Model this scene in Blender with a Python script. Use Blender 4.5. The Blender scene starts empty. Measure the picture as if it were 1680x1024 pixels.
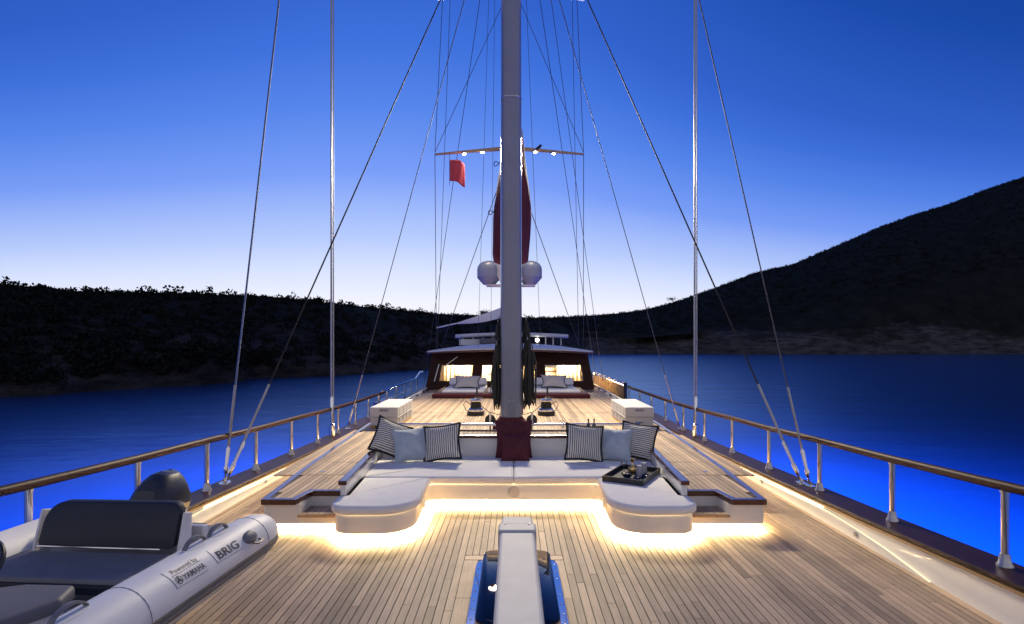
import bpy, bmesh, math, random
import numpy as np
from mathutils import Vector, Matrix, Euler

random.seed(7)
rng = np.random.default_rng(7)
SC = bpy.context.scene
COL = SC.collection
R = math.radians

# ------------------------------------------------------------------ camera
# metres; foredeck at z = 0, x to the right, y towards the stern
F, CX, CY, EYE, SEA = 930.0, 843.0, 562.0, 2.3, -2.6
cam_d = bpy.data.cameras.new('camera')
cam_d.sensor_width = 36.0
cam_d.lens = F / 1680.0 * 36.0
cam_d.shift_x = -(CX - 840.0) / 1680.0
cam_d.shift_y = (CY - 512.0) / 1680.0
cam_d.clip_start = 0.05
cam_d.clip_end = 6000
cam = bpy.data.objects.new('camera', cam_d)
cam.location = (0, 0, EYE)
cam.rotation_euler = (R(90), 0, 0)
COL.objects.link(cam)
SC.camera = cam

# ------------------------------------------------------------------ world: dusk sky, glow of the set sun over the stern
W = bpy.data.worlds.new('World')
SC.world = W
W.use_nodes = True
nt = W.node_tree
nt.nodes.clear()
def wn(t, **k):
    n = nt.nodes.new(t)
    for a, b in k.items(): setattr(n, a, b)
    return n
tc = wn('ShaderNodeTexCoord'); sep = wn('ShaderNodeSeparateXYZ')
nt.links.new(tc.outputs['Generated'], sep.inputs[0])
def wm(op, a, b=0.0, c=None):
    n = wn('ShaderNodeMath', operation=op)
    for k, v in enumerate((a, b, c)):
        if v is None: continue
        if isinstance(v, (int, float)): n.inputs[k].default_value = v
        else: nt.links.new(v, n.inputs[k])
    return n.outputs[0]
X_, Y_, Z_ = sep.outputs['X'], sep.outputs['Y'], sep.outputs['Z']
GAZ = R(-10)                                            # the sun went down a little left of the stern
hor = wm('SQRT', wm('MAXIMUM', wm('SUBTRACT', 1.0, wm('MULTIPLY', Z_, Z_)), 1e-5))
cosg = wm('DIVIDE', wm('ADD', wm('MULTIPLY', X_, math.sin(GAZ)), wm('MULTIPLY', Y_, math.cos(GAZ))), hor)
away = wm('SUBTRACT', 1.0, cosg)
zz = wm('MULTIPLY', Z_, wm('MULTIPLY_ADD', away, 2.75, .96))
ramp = wn('ShaderNodeValToRGB')
stops = [(0.0, (.94, .92, .97)), (.067, (.88, .89, 1.0)), (.12, (.68, .76, 1.0)), (.171, (.47, .60, .98)), (.271, (.19, .34, .93)),
         (.363, (.092, .235, .82)), (.445, (.050, .165, .71)), (.52, (.032, .122, .60)), (.75, (.011, .072, .42)), (1.0, (.006, .046, .30))]
cr = ramp.color_ramp
while len(cr.elements) < len(stops): cr.elements.new(0.5)
for e, (p, c) in zip(cr.elements, stops):
    e.position = p; e.color = (*c, 1)
nt.links.new(zz, ramp.inputs[0])
# opposite the set sun: a pale lilac antitwilight glow, added out of view to lift camera-facing surfaces, fading into the same zenith
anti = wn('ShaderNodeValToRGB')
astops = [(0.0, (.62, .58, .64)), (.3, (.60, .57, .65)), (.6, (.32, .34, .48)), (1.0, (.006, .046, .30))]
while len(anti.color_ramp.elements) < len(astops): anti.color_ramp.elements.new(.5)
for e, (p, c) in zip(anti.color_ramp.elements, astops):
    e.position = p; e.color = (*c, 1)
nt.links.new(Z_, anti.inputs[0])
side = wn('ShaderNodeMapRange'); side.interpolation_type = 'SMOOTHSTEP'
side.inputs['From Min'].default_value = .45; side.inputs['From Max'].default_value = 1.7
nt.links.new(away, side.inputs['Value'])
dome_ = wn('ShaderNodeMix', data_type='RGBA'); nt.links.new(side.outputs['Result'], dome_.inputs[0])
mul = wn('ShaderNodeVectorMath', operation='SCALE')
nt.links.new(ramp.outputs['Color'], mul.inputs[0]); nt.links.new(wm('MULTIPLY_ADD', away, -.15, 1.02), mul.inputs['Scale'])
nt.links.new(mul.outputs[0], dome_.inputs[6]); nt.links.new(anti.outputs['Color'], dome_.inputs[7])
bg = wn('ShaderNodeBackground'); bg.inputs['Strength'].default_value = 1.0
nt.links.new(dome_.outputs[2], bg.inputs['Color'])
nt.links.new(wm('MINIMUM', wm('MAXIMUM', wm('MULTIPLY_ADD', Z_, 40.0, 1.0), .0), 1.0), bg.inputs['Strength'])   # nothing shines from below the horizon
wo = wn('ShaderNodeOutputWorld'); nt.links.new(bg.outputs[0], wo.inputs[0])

SC.view_settings.view_transform = 'Standard'
SC.view_settings.look = 'None'
SC.view_settings.gamma = 1.0
SC.view_settings.exposure = 0.0
SC.render.engine = 'CYCLES'
SC.cycles.use_denoising = True
SC.cycles.max_bounces = 8
SC.cycles.sample_clamp_indirect = 6.0
SC.cycles.caustics_reflective = False
SC.cycles.caustics_refractive = False

LAMP_W, LED_E, SEA_W = 3400.0, 520.0, 4000.0

# ------------------------------------------------------------------ materials
MATS = {}
class NT:
    def __init__(s, name):
        s.m = bpy.data.materials.new(name); s.m.use_nodes = True
        s.t = s.m.node_tree; s.t.nodes.clear()
        s.out = s.n('ShaderNodeOutputMaterial'); MATS[name] = s.m
    def n(s, t, **k):
        x = s.t.nodes.new(t)
        for a, b in k.items(): setattr(x, a, b)
        return x
    def l(s, a, b): s.t.links.new(a, b)
    def coord(s, scale=(1, 1, 1), src='Position'):
        if src == 'Position': o = s.n('ShaderNodeNewGeometry').outputs['Position']
        else: o = s.n('ShaderNodeTexCoord').outputs[src]
        mp = s.n('ShaderNodeMapping'); mp.inputs['Scale'].default_value = scale
        s.l(o, mp.inputs['Vector']); return mp.outputs['Vector']
    def noise(s, vec, scale=5, detail=4, rough=.55):
        x = s.n('ShaderNodeTexNoise'); x.inputs['Scale'].default_value = scale; x.inputs['Detail'].default_value = detail
        x.inputs['Roughness'].default_value = rough
        if vec is not None: s.l(vec, x.inputs['Vector'])
        return x.outputs['Fac']
    def ramp(s, fac, stops):
        x = s.n('ShaderNodeValToRGB'); e = x.color_ramp.elements
        while len(e) < len(stops): e.new(.5)
        for el, (p, c) in zip(e, stops): el.position = p; el.color = (*c, 1)
        s.l(fac, x.inputs[0]); return x.outputs['Color']
    def mix(s, fac, a, b, typ='MIX'):
        x = s.n('ShaderNodeMix', data_type='RGBA', blend_type=typ)
        for sock, v in ((x.inputs[0], fac), (x.inputs[6], a), (x.inputs[7], b)):
            if isinstance(v, (int, float)): sock.default_value = v
            elif isinstance(v, tuple): sock.default_value = (*v, 1)
            else: s.l(v, sock)
        return x.outputs[2]
    def math(s, op, a, b=0.0):
        x = s.n('ShaderNodeMath', operation=op)
        for i, v in enumerate((a, b)):
            if isinstance(v, (int, float)): x.inputs[i].default_value = v
            else: s.l(v, x.inputs[i])
        return x.outputs[0]
    def bsdf(s, color, rough=.5, metal=0, bump=None, bdist=.01, bstr=.3, **k):
        b = s.n('ShaderNodeBsdfPrincipled')
        for key, v in (('Base Color', color), ('Roughness', rough), ('Metallic', metal)):
            if isinstance(v, tuple): b.inputs[key].default_value = (*v, 1)
            elif isinstance(v, (int, float)): b.inputs[key].default_value = v
            else: s.l(v, b.inputs[key])
        for key, v in k.items(): b.inputs[key.replace('_', ' ')].default_value = v
        if bump is not None:
            bp = s.n('ShaderNodeBump'); bp.inputs['Strength'].default_value = bstr; bp.inputs['Distance'].default_value = bdist
            s.l(bump, bp.inputs['Height']); s.l(bp.outputs[0], b.inputs['Normal'])
        s.b = b
        s.l(b.outputs[0], s.out.inputs[0]); return s.m
def simple(name, col, rough=.5, metal=0, var=.08, vscale=6, bscale=None, bdist=.004, bstr=.3, **k):
    t = NT(name); v = t.coord(src='Position')
    nz = t.noise(v, vscale)
    lo = tuple(max(0, c * (1 - var)) for c in col); hi = tuple(min(1, c * (1 + var)) for c in col)
    c = t.ramp(nz, [(.3, lo), (.7, hi)])
    bmp = t.noise(v, bscale, 3) if bscale else None
    return t.bsdf(c, rough, metal, bmp, bdist, bstr, **k)

def teak(name, base, dark):
    t = NT(name)
    v = t.coord((30, 1.3, 30)); info = t.n('ShaderNodeObjectInfo')
    add = t.n('ShaderNodeVectorMath', operation='ADD'); t.l(v, add.inputs[0])
    cmb = t.n('ShaderNodeCombineXYZ'); t.l(t.math('MULTIPLY', info.outputs['Random'], 91.0), cmb.inputs[1]); t.l(cmb.outputs[0], add.inputs[1])
    g = t.noise(add.outputs[0], 2.2, 6, .65)
    c = t.ramp(g, [(.25, dark), (.55, base), (.85, tuple(min(1, x * 1.18) for x in base))])
    tint = t.ramp(info.outputs['Random'], [(0, (.60, .58, .56)), (.3, (.88, .87, .86)), (.7, (1.02, 1, .97)), (1, (1.28, 1.25, 1.2))])
    c = t.mix(1.0, c, tint, 'MULTIPLY')
    blot = t.ramp(t.noise(t.coord((1, 1, 1)), 1.1, 5, .6), [(.28, (.70, .69, .69)), (.5, (.97, .97, .97)), (.7, (1.07, 1.06, 1.05))])
    c = t.mix(1.0, c, blot, 'MULTIPLY')
    spot = t.ramp(t.noise(t.coord((1, .6, 1)), 7.0, 6, .7), [(.26, (.66, .64, .62)), (.40, (1, 1, 1))])
    c = t.mix(1.0, c, spot, 'MULTIPLY')
    t.bsdf(c, .62, 0, g, .002, .35)
teak('teak', (.50, .375, .255), (.345, .245, .16))
teak('teak_margin', (.58, .43, .29), (.46, .33, .21))
simple('caulk', (.022, .019, .017), .7)
def varnish(name, a, b, rough=.16):
    t = NT(name); v = t.coord((9, 1.2, 9)); g = t.noise(v, 3, 6, .6)
    t.bsdf(t.ramp(g, [(.3, a), (.7, b)]), rough, 0, t.noise(v, 8, 3), .001, .15, Coat_Weight=.6, Coat_Roughness=.06)
varnish('mahogany', (.050, .016, .010), (.115, .036, .020))
t = NT('mahogany_cap'); v = t.coord((9, 1.2, 9)); g = t.noise(v, 3, 6, .6)
t.bsdf(t.ramp(g, [(.3, (.018, .006, .005)), (.7, (.042, .014, .010))]), .4, 0, t.noise(v, 30, 3), .001, .2, Specular_IOR_Level=.18)
t = NT('mahogany_wall'); v = t.coord((1.2, 9, 9)); g = t.noise(v, 3, 6, .6)
t.bsdf(t.ramp(g, [(.3, (.020, .007, .005)), (.7, (.050, .017, .011))]), .5, 0, g, .001, .2, Specular_IOR_Level=.15)
t = NT('mahogany_rail'); v = t.coord((9, 1.2, 9)); g = t.noise(v, 3, 6, .6)
t.bsdf(t.ramp(g, [(.3, (.016, .004, .003)), (.7, (.036, .009, .006))]), .5, 0, t.noise(v, 30, 3), .001, .2, Specular_IOR_Level=.16)
varnish('light_wood', (.34, .20, .085), (.46, .29, .13), .3)
simple('box_paint', (.50, .50, .51), .5, 0, .03, 3, Specular_IOR_Level=.3)
simple('boom_paint', (.47, .48, .50), .6, 0, .06, 5, 30, .002, .1, Specular_IOR_Level=.25)
simple('gelcoat', (.76, .75, .72), .28, 0, .03, 2, 14, .002, .08, Coat_Weight=.3)
simple('bulwark_paint', (.74, .72, .67), .3, 0, .04, 1.5, 9, .003, .1, Coat_Weight=.2)
simple('white_paint', (.66, .66, .67), .5, 0, .03, 3, Specular_IOR_Level=.3)
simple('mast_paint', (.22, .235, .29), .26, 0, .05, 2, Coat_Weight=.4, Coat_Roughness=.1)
simple('white_fabric', (.82, .81, .79), .85, 0, .03, 3, 5, .035, .4)
simple('white_cloth', (.82, .81, .79), .85, 0, .03, 3, 9, .02, .3)
simple('burgundy', (.080, .008, .017), .8, 0, .22, 12, 30, .006, .4)
simple('burgundy_sail', (.125, .014, .016), .8, 0, .25, 5, 9, .02, .5)
simple('blue_grey_fabric', (.40, .47, .54), .8, 0, .08, 9, 14, .02, .5)
simple('linen', (.60, .56, .51), .85, 0, .1, 30, 60, .003, .4)
simple('black_fabric', (.016, .015, .017), .75)
simple('black_plastic', (.018, .019, .022), .38, 0, .1)
simple('cowl_paint', (.030, .033, .040), .3, 0, .05)
simple('grey_vinyl', (.12, .122, .14), .6, 0, .08, 9, 60, .002, .3)
simple('seat_vinyl', (.19, .19, .195), .7, 0, .08, 9, 60, .002, .3)
simple('dark_vinyl', (.012, .016, .028), .55, 0, .1, 9, 60, .002, .3)
simple('grey_floor', (.22, .225, .24), .65, 0, .06, 6)
simple('hypalon', (.80, .80, .79), .5, 0, .05, 4, 40, .002, .15)
simple('strake_rubber', (.19, .18, .175), .6, 0, .1)
simple('grey_rubber', (.16, .165, .18), .55)
simple('print_ink', (.05, .052, .06), .6)
simple('blue_ink', (.03, .035, .12), .6)
simple('steel', (.72, .72, .74), .13, 1.0, .04, 8)
simple('pole_steel', (.34, .34, .37), .4, 1.0, .08, 8)
simple('mirror_steel', (.74, .74, .76), .035, 1.0, .03, 8)
simple('dull_steel', (.42, .42, .44), .34, 1.0, .1, 8)
simple('wire', (.07, .07, .085), .65, 0, .1, Specular_IOR_Level=.2)
simple('dark_wire', (.018, .018, .022), .6, 0, Specular_IOR_Level=.2)
simple('rope_dark', (.040, .042, .038), .9, 0, .5, 60, 200, .004, .6)
simple('blue_rope', (.10, .14, .26), .7, 0, .1)
simple('rope_light', (.22, .20, .17), .9, 0, .4, 60)
simple('brass', (.80, .55, .22), .2, 1.0)
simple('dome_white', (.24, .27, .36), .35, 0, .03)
simple('navy_paint', (.02, .035, .14), .3)
simple('flag_red', (.50, .045, .06), .8, 0, .1)
simple('dark_fruit', (.035, .02, .03), .3)
simple('blue_glaze', (.02, .03, .10), .12)
simple('cream_wall', (.78, .70, .54), .6, 0, .06, 1.2)
simple('curtain', (.82, .76, .62), .8, 0, .05)
simple('amber_teak', (.55, .36, .15), .4, 0, .2, 6)
simple('ceramic_grey', (.38, .38, .41), .5)
simple('label_paper', (.7, .7, .66), .7)

def stripes(name):
    t = NT(name)
    s = t.n('ShaderNodeSeparateXYZ'); t.l(t.n('ShaderNodeTexCoord').outputs['Object'], s.inputs[0])
    wob = t.math('MULTIPLY', t.math('SUBTRACT', t.noise(t.coord(src='Object'), 8, 2), .5), .012)
    x = t.math('FRACT', t.math('MULTIPLY', t.math('ADD', s.outputs[0], wob), 31.0))
    m = t.math('GREATER_THAN', x, .60)
    wv = t.noise(t.coord(src='Object'), 140, 2)
    c = t.mix(m, (.80, .77, .71), (.07, .066, .068))
    c = t.mix(1.0, c, t.ramp(wv, [(.3, (.7, .7, .7)), (.7, (1.1, 1.1, 1.1))]), 'MULTIPLY')
    t.bsdf(c, .85, 0, t.noise(t.coord(src='Object'), 12, 3), .02, .35)
stripes('stripe_fabric')

def emit(name, col, e):
    t = NT(name); x = t.n('ShaderNodeEmission'); x.inputs[0].default_value = (*col, 1); x.inputs[1].default_value = e
    t.l(x.outputs[0], t.out.inputs[0])
emit('led', (1.0, .74, .36), LED_E)
emit('led_soft', (1.0, .72, .36), LED_E * .016)
emit('bulwark_glow', (1.0, .78, .45), 1.9)  # glowing rim standing in for the curve of light on the bulwark
emit('led_cap', (1.0, .76, .42), 34)
emit('side_lamp', (1.0, .66, .28), 60)
emit('lamp_glow', (1.0, .93, .82), 60)
emit('cabin_lamp', (1.0, .74, .40), 14)
emit('globe_lamp', (1.0, .97, .9), 5)

def glass(name, tint, rough=0.02, mixfac=.0):
    t = NT(name)
    tr = t.n('ShaderNodeBsdfTransparent'); tr.inputs[0].default_value = (*tint, 1)
    gl = t.n('ShaderNodeBsdfGlossy'); gl.inputs['Roughness'].default_value = rough
    fr = t.n('ShaderNodeFresnel'); fr.inputs[0].default_value = 1.45
    mx = t.n('ShaderNodeMixShader'); t.l(fr.outputs[0], mx.inputs[0]); t.l(tr.outputs[0], mx.inputs[1]); t.l(gl.outputs[0], mx.inputs[2])
    t.l(mx.outputs[0], t.out.inputs[0])
glass('window_glass', (.93, .95, .95))
glass('drink_glass', (.92, .93, .95))
t = NT('hatch_glass'); t.bsdf((.003, .005, .014), .03, 0, None, IOR=1.45)

# water: mirror of the sky by Fresnel over a blue body that lets the lamps under the hull shine through
t = NT('sea_water')
v = t.coord((1, 1, 1))
n1 = t.noise(t.coord((.55, .9, 1)), 1.1, 5, .6); n2 = t.noise(t.coord((.12, .2, 1)), 1.0, 3)
h = t.math('ADD', t.math('MULTIPLY', n1, .5), t.math('MULTIPLY', n2, 1.5))
bp = t.n('ShaderNodeBump'); bp.inputs['Strength'].default_value = .4; bp.inputs['Distance'].default_value = .10; t.l(h, bp.inputs['Height'])
df = t.n('ShaderNodeBsdfDiffuse'); df.inputs[0].default_value = (.004, .022, .075, 1)
tl = t.n('ShaderNodeBsdfTranslucent'); tl.inputs[0].default_value = (.0002, .085, .85, 1)
ad = t.n('ShaderNodeAddShader'); t.l(df.outputs[0], ad.inputs[0]); t.l(tl.outputs[0], ad.inputs[1])
gl = t.n('ShaderNodeBsdfGlossy'); gl.inputs['Roughness'].default_value = .2; gl.inputs["Color"].default_value = (.52, .70, .95, 1); t.l(bp.outputs[0], gl.inputs['Normal'])
fr = t.n('ShaderNodeFresnel'); fr.inputs[0].default_value = 1.33; t.l(bp.outputs[0], fr.inputs['Normal'])
mx = t.n('ShaderNodeMixShader'); t.l(t.math('MINIMUM', fr.outputs[0], .62), mx.inputs[0]); t.l(ad.outputs[0], mx.inputs[1]); t.l(gl.outputs[0], mx.inputs[2])
t.l(mx.outputs[0], t.out.inputs[0])

# hills: dark maquis, bare rock towards the water
def ground(name, rk, rise):
    t = NT(name)
    v = t.coord((1, 1, 1)); s = t.n('ShaderNodeSeparateXYZ'); t.l(v, s.inputs[0])
    edge = t.math('ADD', s.outputs[2], t.math('MULTIPLY', t.noise(t.coord((.03, .03, .08)), 1.0, 5, .65), -rise))
    rockm = t.ramp(t.math('MULTIPLY', t.math('ADD', edge, rise * .46), .12), [(.25, (1, 1, 1)), (.8, (0, 0, 0))])
    rock = t.ramp(t.noise(t.coord((.14, .14, .6)), 1.0, 7, .75), [(.35, (.03 * rk, .03 * rk, .034 * rk)), (.5, (.10 * rk, .10 * rk, .11 * rk)), (.7, (.20 * rk, .20 * rk, .215 * rk))])
    scrub = t.ramp(t.noise(v, .14, 6, .7), [(.35, (.008, .011, .010)), (.6, (.018, .021, .018)), (.8, (.030, .031, .026))])
    t.bsdf(t.mix(rockm, scrub, rock), .95, 0, t.noise(v, .35, 6, .7), 2.0, .8, Specular_IOR_Level=.05)
ground('hill_ground', .55, 26.0)
ground('headland_ground', .28, 4.0)
t = NT('foliage')
t.bsdf(t.ramp(t.noise(t.coord((1, 1, 1)), .5, 5, .7), [(.3, (.007, .009, .009)), (.7, (.013, .016, .015))]), .95, Specular_IOR_Level=.1)
simple('bark', (.05, .04, .03), .9)

# ------------------------------------------------------------------ mesh helpers
def tag(o, label=None, cat=None, group=None, kind=None):
    for k, v in (('label', label), ('category', cat), ('group', group), ('kind', kind)):
        if v: o[k] = v
    return o
def thing(name, label, cat, loc=(0, 0, 0), rotz=0.0, group=None):
    o = bpy.data.objects.new(name, None); COL.objects.link(o)
    o.location = loc; o.rotation_euler = (0, 0, rotz); o.empty_display_size = .1
    return tag(o, label, cat, group)
class MB:
    def __init__(s): s.v = []; s.f = []
    def add(s, vs, fs):
        n = len(s.v); s.v += [tuple(p) for p in vs]; s.f += [tuple(i + n for i in f) for f in fs]; return s
    def box(s, a, b, rot=None, piv=None):
        x0, y0, z0 = a; x1, y1, z1 = b
        vs = [Vector(p) for p in ((x0, y0, z0), (x1, y0, z0), (x1, y1, z0), (x0, y1, z0), (x0, y0, z1), (x1, y0, z1), (x1, y1, z1), (x0, y1, z1))]
        if rot is not None:
            c = Vector(piv) if piv else sum(vs, Vector()) / 8
            M = Euler(rot).to_matrix(); vs = [M @ (p - c) + c for p in vs]
        return s.add(vs, [(0, 3, 2, 1), (4, 5, 6, 7), (0, 1, 5, 4), (1, 2, 6, 5), (2, 3, 7, 6), (3, 0, 4, 7)])
    def tube(s, pts, r, n=8, cap=True, closed=False):
        pts = [Vector(p) for p in pts]; m = len(pts)
        rs = r if isinstance(r, (list, tuple)) else [r] * m
        rings = []; up = None
        for i, p in enumerate(pts):
            a = pts[(i - 1) % m] if (i > 0 or closed) else p; b = pts[(i + 1) % m] if (i < m - 1 or closed) else p
            d = (b - a)
            d = d.normalized() if d.length > 1e-9 else Vector((0, 0, 1))
            if up is None:
                up = Vector((0, 0, 1)) if abs(d.z) < .9 else Vector((1, 0, 0))
            u = d.cross(up)
            if u.length < 1e-6: u = d.orthogonal()
            u.normalize(); w = u.cross(d).normalized(); up = w
            rings.append([p + (u * math.cos(2 * math.pi * k / n) + w * math.sin(2 * math.pi * k / n)) * rs[i] for k in range(n)])
        return s.loft(rings, cap, closed)
    def loft(s, rings, cap=True, closed=False):
        n = len(rings[0]); m = len(rings); base = len(s.v)
        for r_ in rings: s.v += [tuple(p) for p in r_]
        for i in range(m if closed else m - 1):
            a = base + i * n; b = base + ((i + 1) % m) * n
            for k in range(n):
                s.f.append((a + k, a + (k + 1) % n, b + (k + 1) % n, b + k))
        if cap and not closed:
            s.f.append(tuple(base + k for k in reversed(range(n)))); s.f.append(tuple(base + (m - 1) * n + k for k in range(n)))
        return s
    def prism(s, outline, z0, z1):
        return s.loft([[(x, y, z0) for x, y in outline], [(x, y, z1) for x, y in outline]])
    def lathe(s, prof, c=(0, 0, 0), n=20, axis='z'):
        rings = []
        for r_, h_ in prof:
            ring = []
            for k in range(n):
                a = 2 * math.pi * k / n; p = (r_ * math.cos(a), r_ * math.sin(a), h_)
                if axis == 'y': p = (p[0], p[2], -p[1])
                if axis == 'x': p = (p[2], p[0], p[1])
                ring.append((p[0] + c[0], p[1] + c[1], p[2] + c[2]))
            rings.append(ring)
        return s.loft(rings)
    def grid(s, P):
        h = len(P); w = len(P[0]); base = len(s.v)
        for row in P: s.v += [tuple(p) for p in row]
        for i in range(h - 1):
            for j in range(w - 1):
                a = base + i * w + j; s.f.append((a, a + 1, a + w + 1, a + w))
        return s
    def xf(s, M):
        s.v = [tuple(M @ Vector(p)) for p in s.v]; return s
    def build(s, name, mat, parent=None, smooth=False, bevel=0, seg=2, solid=0, sub=0, angle=40):
        me = bpy.data.meshes.new(name); me.from_pydata(s.v, [], s.f); me.update()
        bm = bmesh.new(); bm.from_mesh(me); bmesh.ops.recalc_face_normals(bm, faces=bm.faces[:]); bm.to_mesh(me); bm.free()
        me.materials.append(MATS[mat])
        if smooth:
            me.polygons.foreach_set('use_smooth', [True] * len(me.polygons))
            try: me.set_sharp_from_angle(angle=R(angle))
            except Exception: pass
        o = bpy.data.objects.new(name, me); COL.objects.link(o)
        if parent is not None: o.parent = parent
        if solid:
            md = o.modifiers.new('solid', 'SOLIDIFY'); md.thickness = solid; md.offset = 0
        if bevel:
            md = o.modifiers.new('bevel', 'BEVEL'); md.width = bevel; md.segments = seg; md.limit_method = 'ANGLE'; md.angle_limit = R(35)
        if sub:
            md = o.modifiers.new('sub', 'SUBSURF'); md.levels = sub; md.render_levels = sub
        return o
def at(px, py, Y): return Vector(((px - CX) * Y / F, Y, EYE - (py - CY) * Y / F))
def lerp(a, b, t): return a + (b - a) * t
def interp(x, pts):
    if x <= pts[0][0]:
        (x0, y0), (x1, y1) = pts[0], pts[1]
    elif x >= pts[-1][0]:
        (x0, y0), (x1, y1) = pts[-2], pts[-1]
        x = min(x, x1)
    else:
        for (x0, y0), (x1, y1) in zip(pts, pts[1:]):
            if x0 <= x <= x1: break
    return y0 + (y1 - y0) * (x - x0) / (x1 - x0)
def rounded(points, seg=8):
    """points: (x, y[, r]) -> polyline with the corners rounded"""
    out = []; n = len(points)
    for i, p in enumerate(points):
        r = p[2] if len(p) > 2 else 0
        P = Vector(p[:2])
        if r <= 0: out.append(P); continue
        A = (Vector(points[i - 1][:2]) - P).normalized(); B = (Vector(points[(i + 1) % n][:2]) - P).normalized()
        ang = A.angle(B); d = r / math.tan(ang / 2); c = P + (A + B).normalized() * (r / math.sin(ang / 2))
        s0 = P + A * d - c; s1 = P + B * d - c
        a0 = math.atan2(s0.y, s0.x); a1 = math.atan2(s1.y, s1.x); da = (a1 - a0 + math.pi) % (2 * math.pi) - math.pi
        for k in range(seg + 1):
            a = a0 + da * k / seg; out.append(c + Vector((math.cos(a), math.sin(a))) * r)
    return out
def area2(o): return sum(a.x * b.y - b.x * a.y for a, b in zip(o, o[1:] + o[:1]))
def inset(outline, d):
    """move a closed polyline inwards by d"""
    s = 1 if area2(outline) > 0 else -1; n = len(outline); out = []
    for i in range(n):
        a, p, b = outline[i - 1], outline[i], outline[(i + 1) % n]
        e1 = (p - a).normalized(); e2 = (b - p).normalized()
        n1 = Vector((-e1.y, e1.x)) * s; n2 = Vector((-e2.y, e2.x)) * s
        m = n1 + n2
        m = m / max(m.dot(m) / 2, .3) if m.length > 1e-6 else n1
        out.append(p + m * d)
    return out
def soft_slab(outline, z0, z1, r=.04):
    b = MB(); rings = [[(p.x, p.y, z0) for p in inset(outline, r * .35)], [(p.x, p.y, z0 + r * .35) for p in outline]]
    for k in range(5):
        a = k / 4 * math.pi / 2
        rings.append([(p.x, p.y, z1 - r + r * math.sin(a)) for p in inset(outline, r * (1 - math.cos(a)) + 1e-4)])
    return b.loft(rings)
def ribbon(path, w, z, closed=False):
    """flat strip of width w (to the right of the path) facing down/up at height z"""
    b = MB(); n = len(path)
    P = [Vector(p) for p in path]; L = []; Rr = []
    for i in range(n):
        a = P[max(0, i - 1)]; c = P[min(n - 1, i + 1)]; d = (c - a).normalized(); nn = Vector((d.y, -d.x))
        L.append((P[i].x, P[i].y, z)); Rr.append((P[i].x + nn.x * w, P[i].y + nn.y * w, z))
    return b.grid([L, Rr])
def strip(path, w, z0, z1):
    """mitred bar along an open path, width w to the right of it, between z0 and z1"""
    P = [Vector(p) for p in path]; n = len(P); rings = []
    for i in range(n):
        e1 = (P[i] - P[i - 1]).normalized() if i else (P[1] - P[0]).normalized()
        e2 = (P[i + 1] - P[i]).normalized() if i < n - 1 else e1
        n1 = Vector((e1.y, -e1.x)); n2 = Vector((e2.y, -e2.x)); m = n1 + n2; m = m / (m.dot(m) / 2)
        q = P[i] + m * w
        rings.append([(P[i].x, P[i].y, z0), (P[i].x, P[i].y, z1), (q.x, q.y, z1), (q.x, q.y, z0)])
    return MB().loft(rings)
unit = bpy.data.meshes.new('plank')
unit.from_pydata([(-.5, -.5, -1), (.5, -.5, -1), (.5, .5, -1), (-.5, .5, -1), (-.5, -.5, 0), (.5, -.5, 0), (.5, .5, 0), (-.5, .5, 0)], [],
                 [(0, 3, 2, 1), (4, 5, 6, 7), (0, 1, 5, 4), (1, 2, 6, 5), (2, 3, 7, 6), (3, 0, 4, 7)])
unit.materials.append(MATS['teak'])
unit_m = unit.copy(); unit_m.name = 'margin_board'; unit_m.materials.clear(); unit_m.materials.append(MATS['teak_margin'])
def plank(parent, xc, y0, y1, w, z, name='plank', me=None, rz=0.0):
    o = bpy.data.objects.new(name, me or unit); COL.objects.link(o); o.parent = parent
    o.location = (xc, (y0 + y1) / 2, z + random.uniform(-.0008, .0008)); o.scale = (w, y1 - y0 - .006, .02); o.rotation_euler = (0, 0, rz)
    return o
def text_mesh(body, size, extrude=0.0, offset=0.0, shear=0.0, spacing=1.0):
    cu = bpy.data.curves.new('lettering', 'FONT'); cu.body = body; cu.size = size; cu.offset = offset; cu.shear = shear; cu.space_character = spacing
    cu.resolution_u = 3
    ob = bpy.data.objects.new('lettering', cu); COL.objects.link(ob)
    dg = bpy.context.evaluated_depsgraph_get(); me = bpy.data.meshes.new_from_object(ob.evaluated_get(dg))
    bpy.data.objects.remove(ob); bpy.data.curves.remove(cu)
    bm = bmesh.new(); bm.from_mesh(me)
    bmesh.ops.triangulate(bm, faces=bm.faces[:])
    vs = [v.co.copy() for v in bm.verts]; fs = [tuple(v.index for v in f.verts) for f in bm.faces]
    bm.free(); bpy.data.meshes.remove(me)
    return vs, fs

# ------------------------------------------------------------------ sea and hills
b = MB(); b.grid([[(-2500, -2500, SEA), (2500, -2500, SEA)], [(-2500, 2500, SEA), (2500, 2500, SEA)]])
tag(b.build('sea', 'sea_water'), kind='structure')

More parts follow.
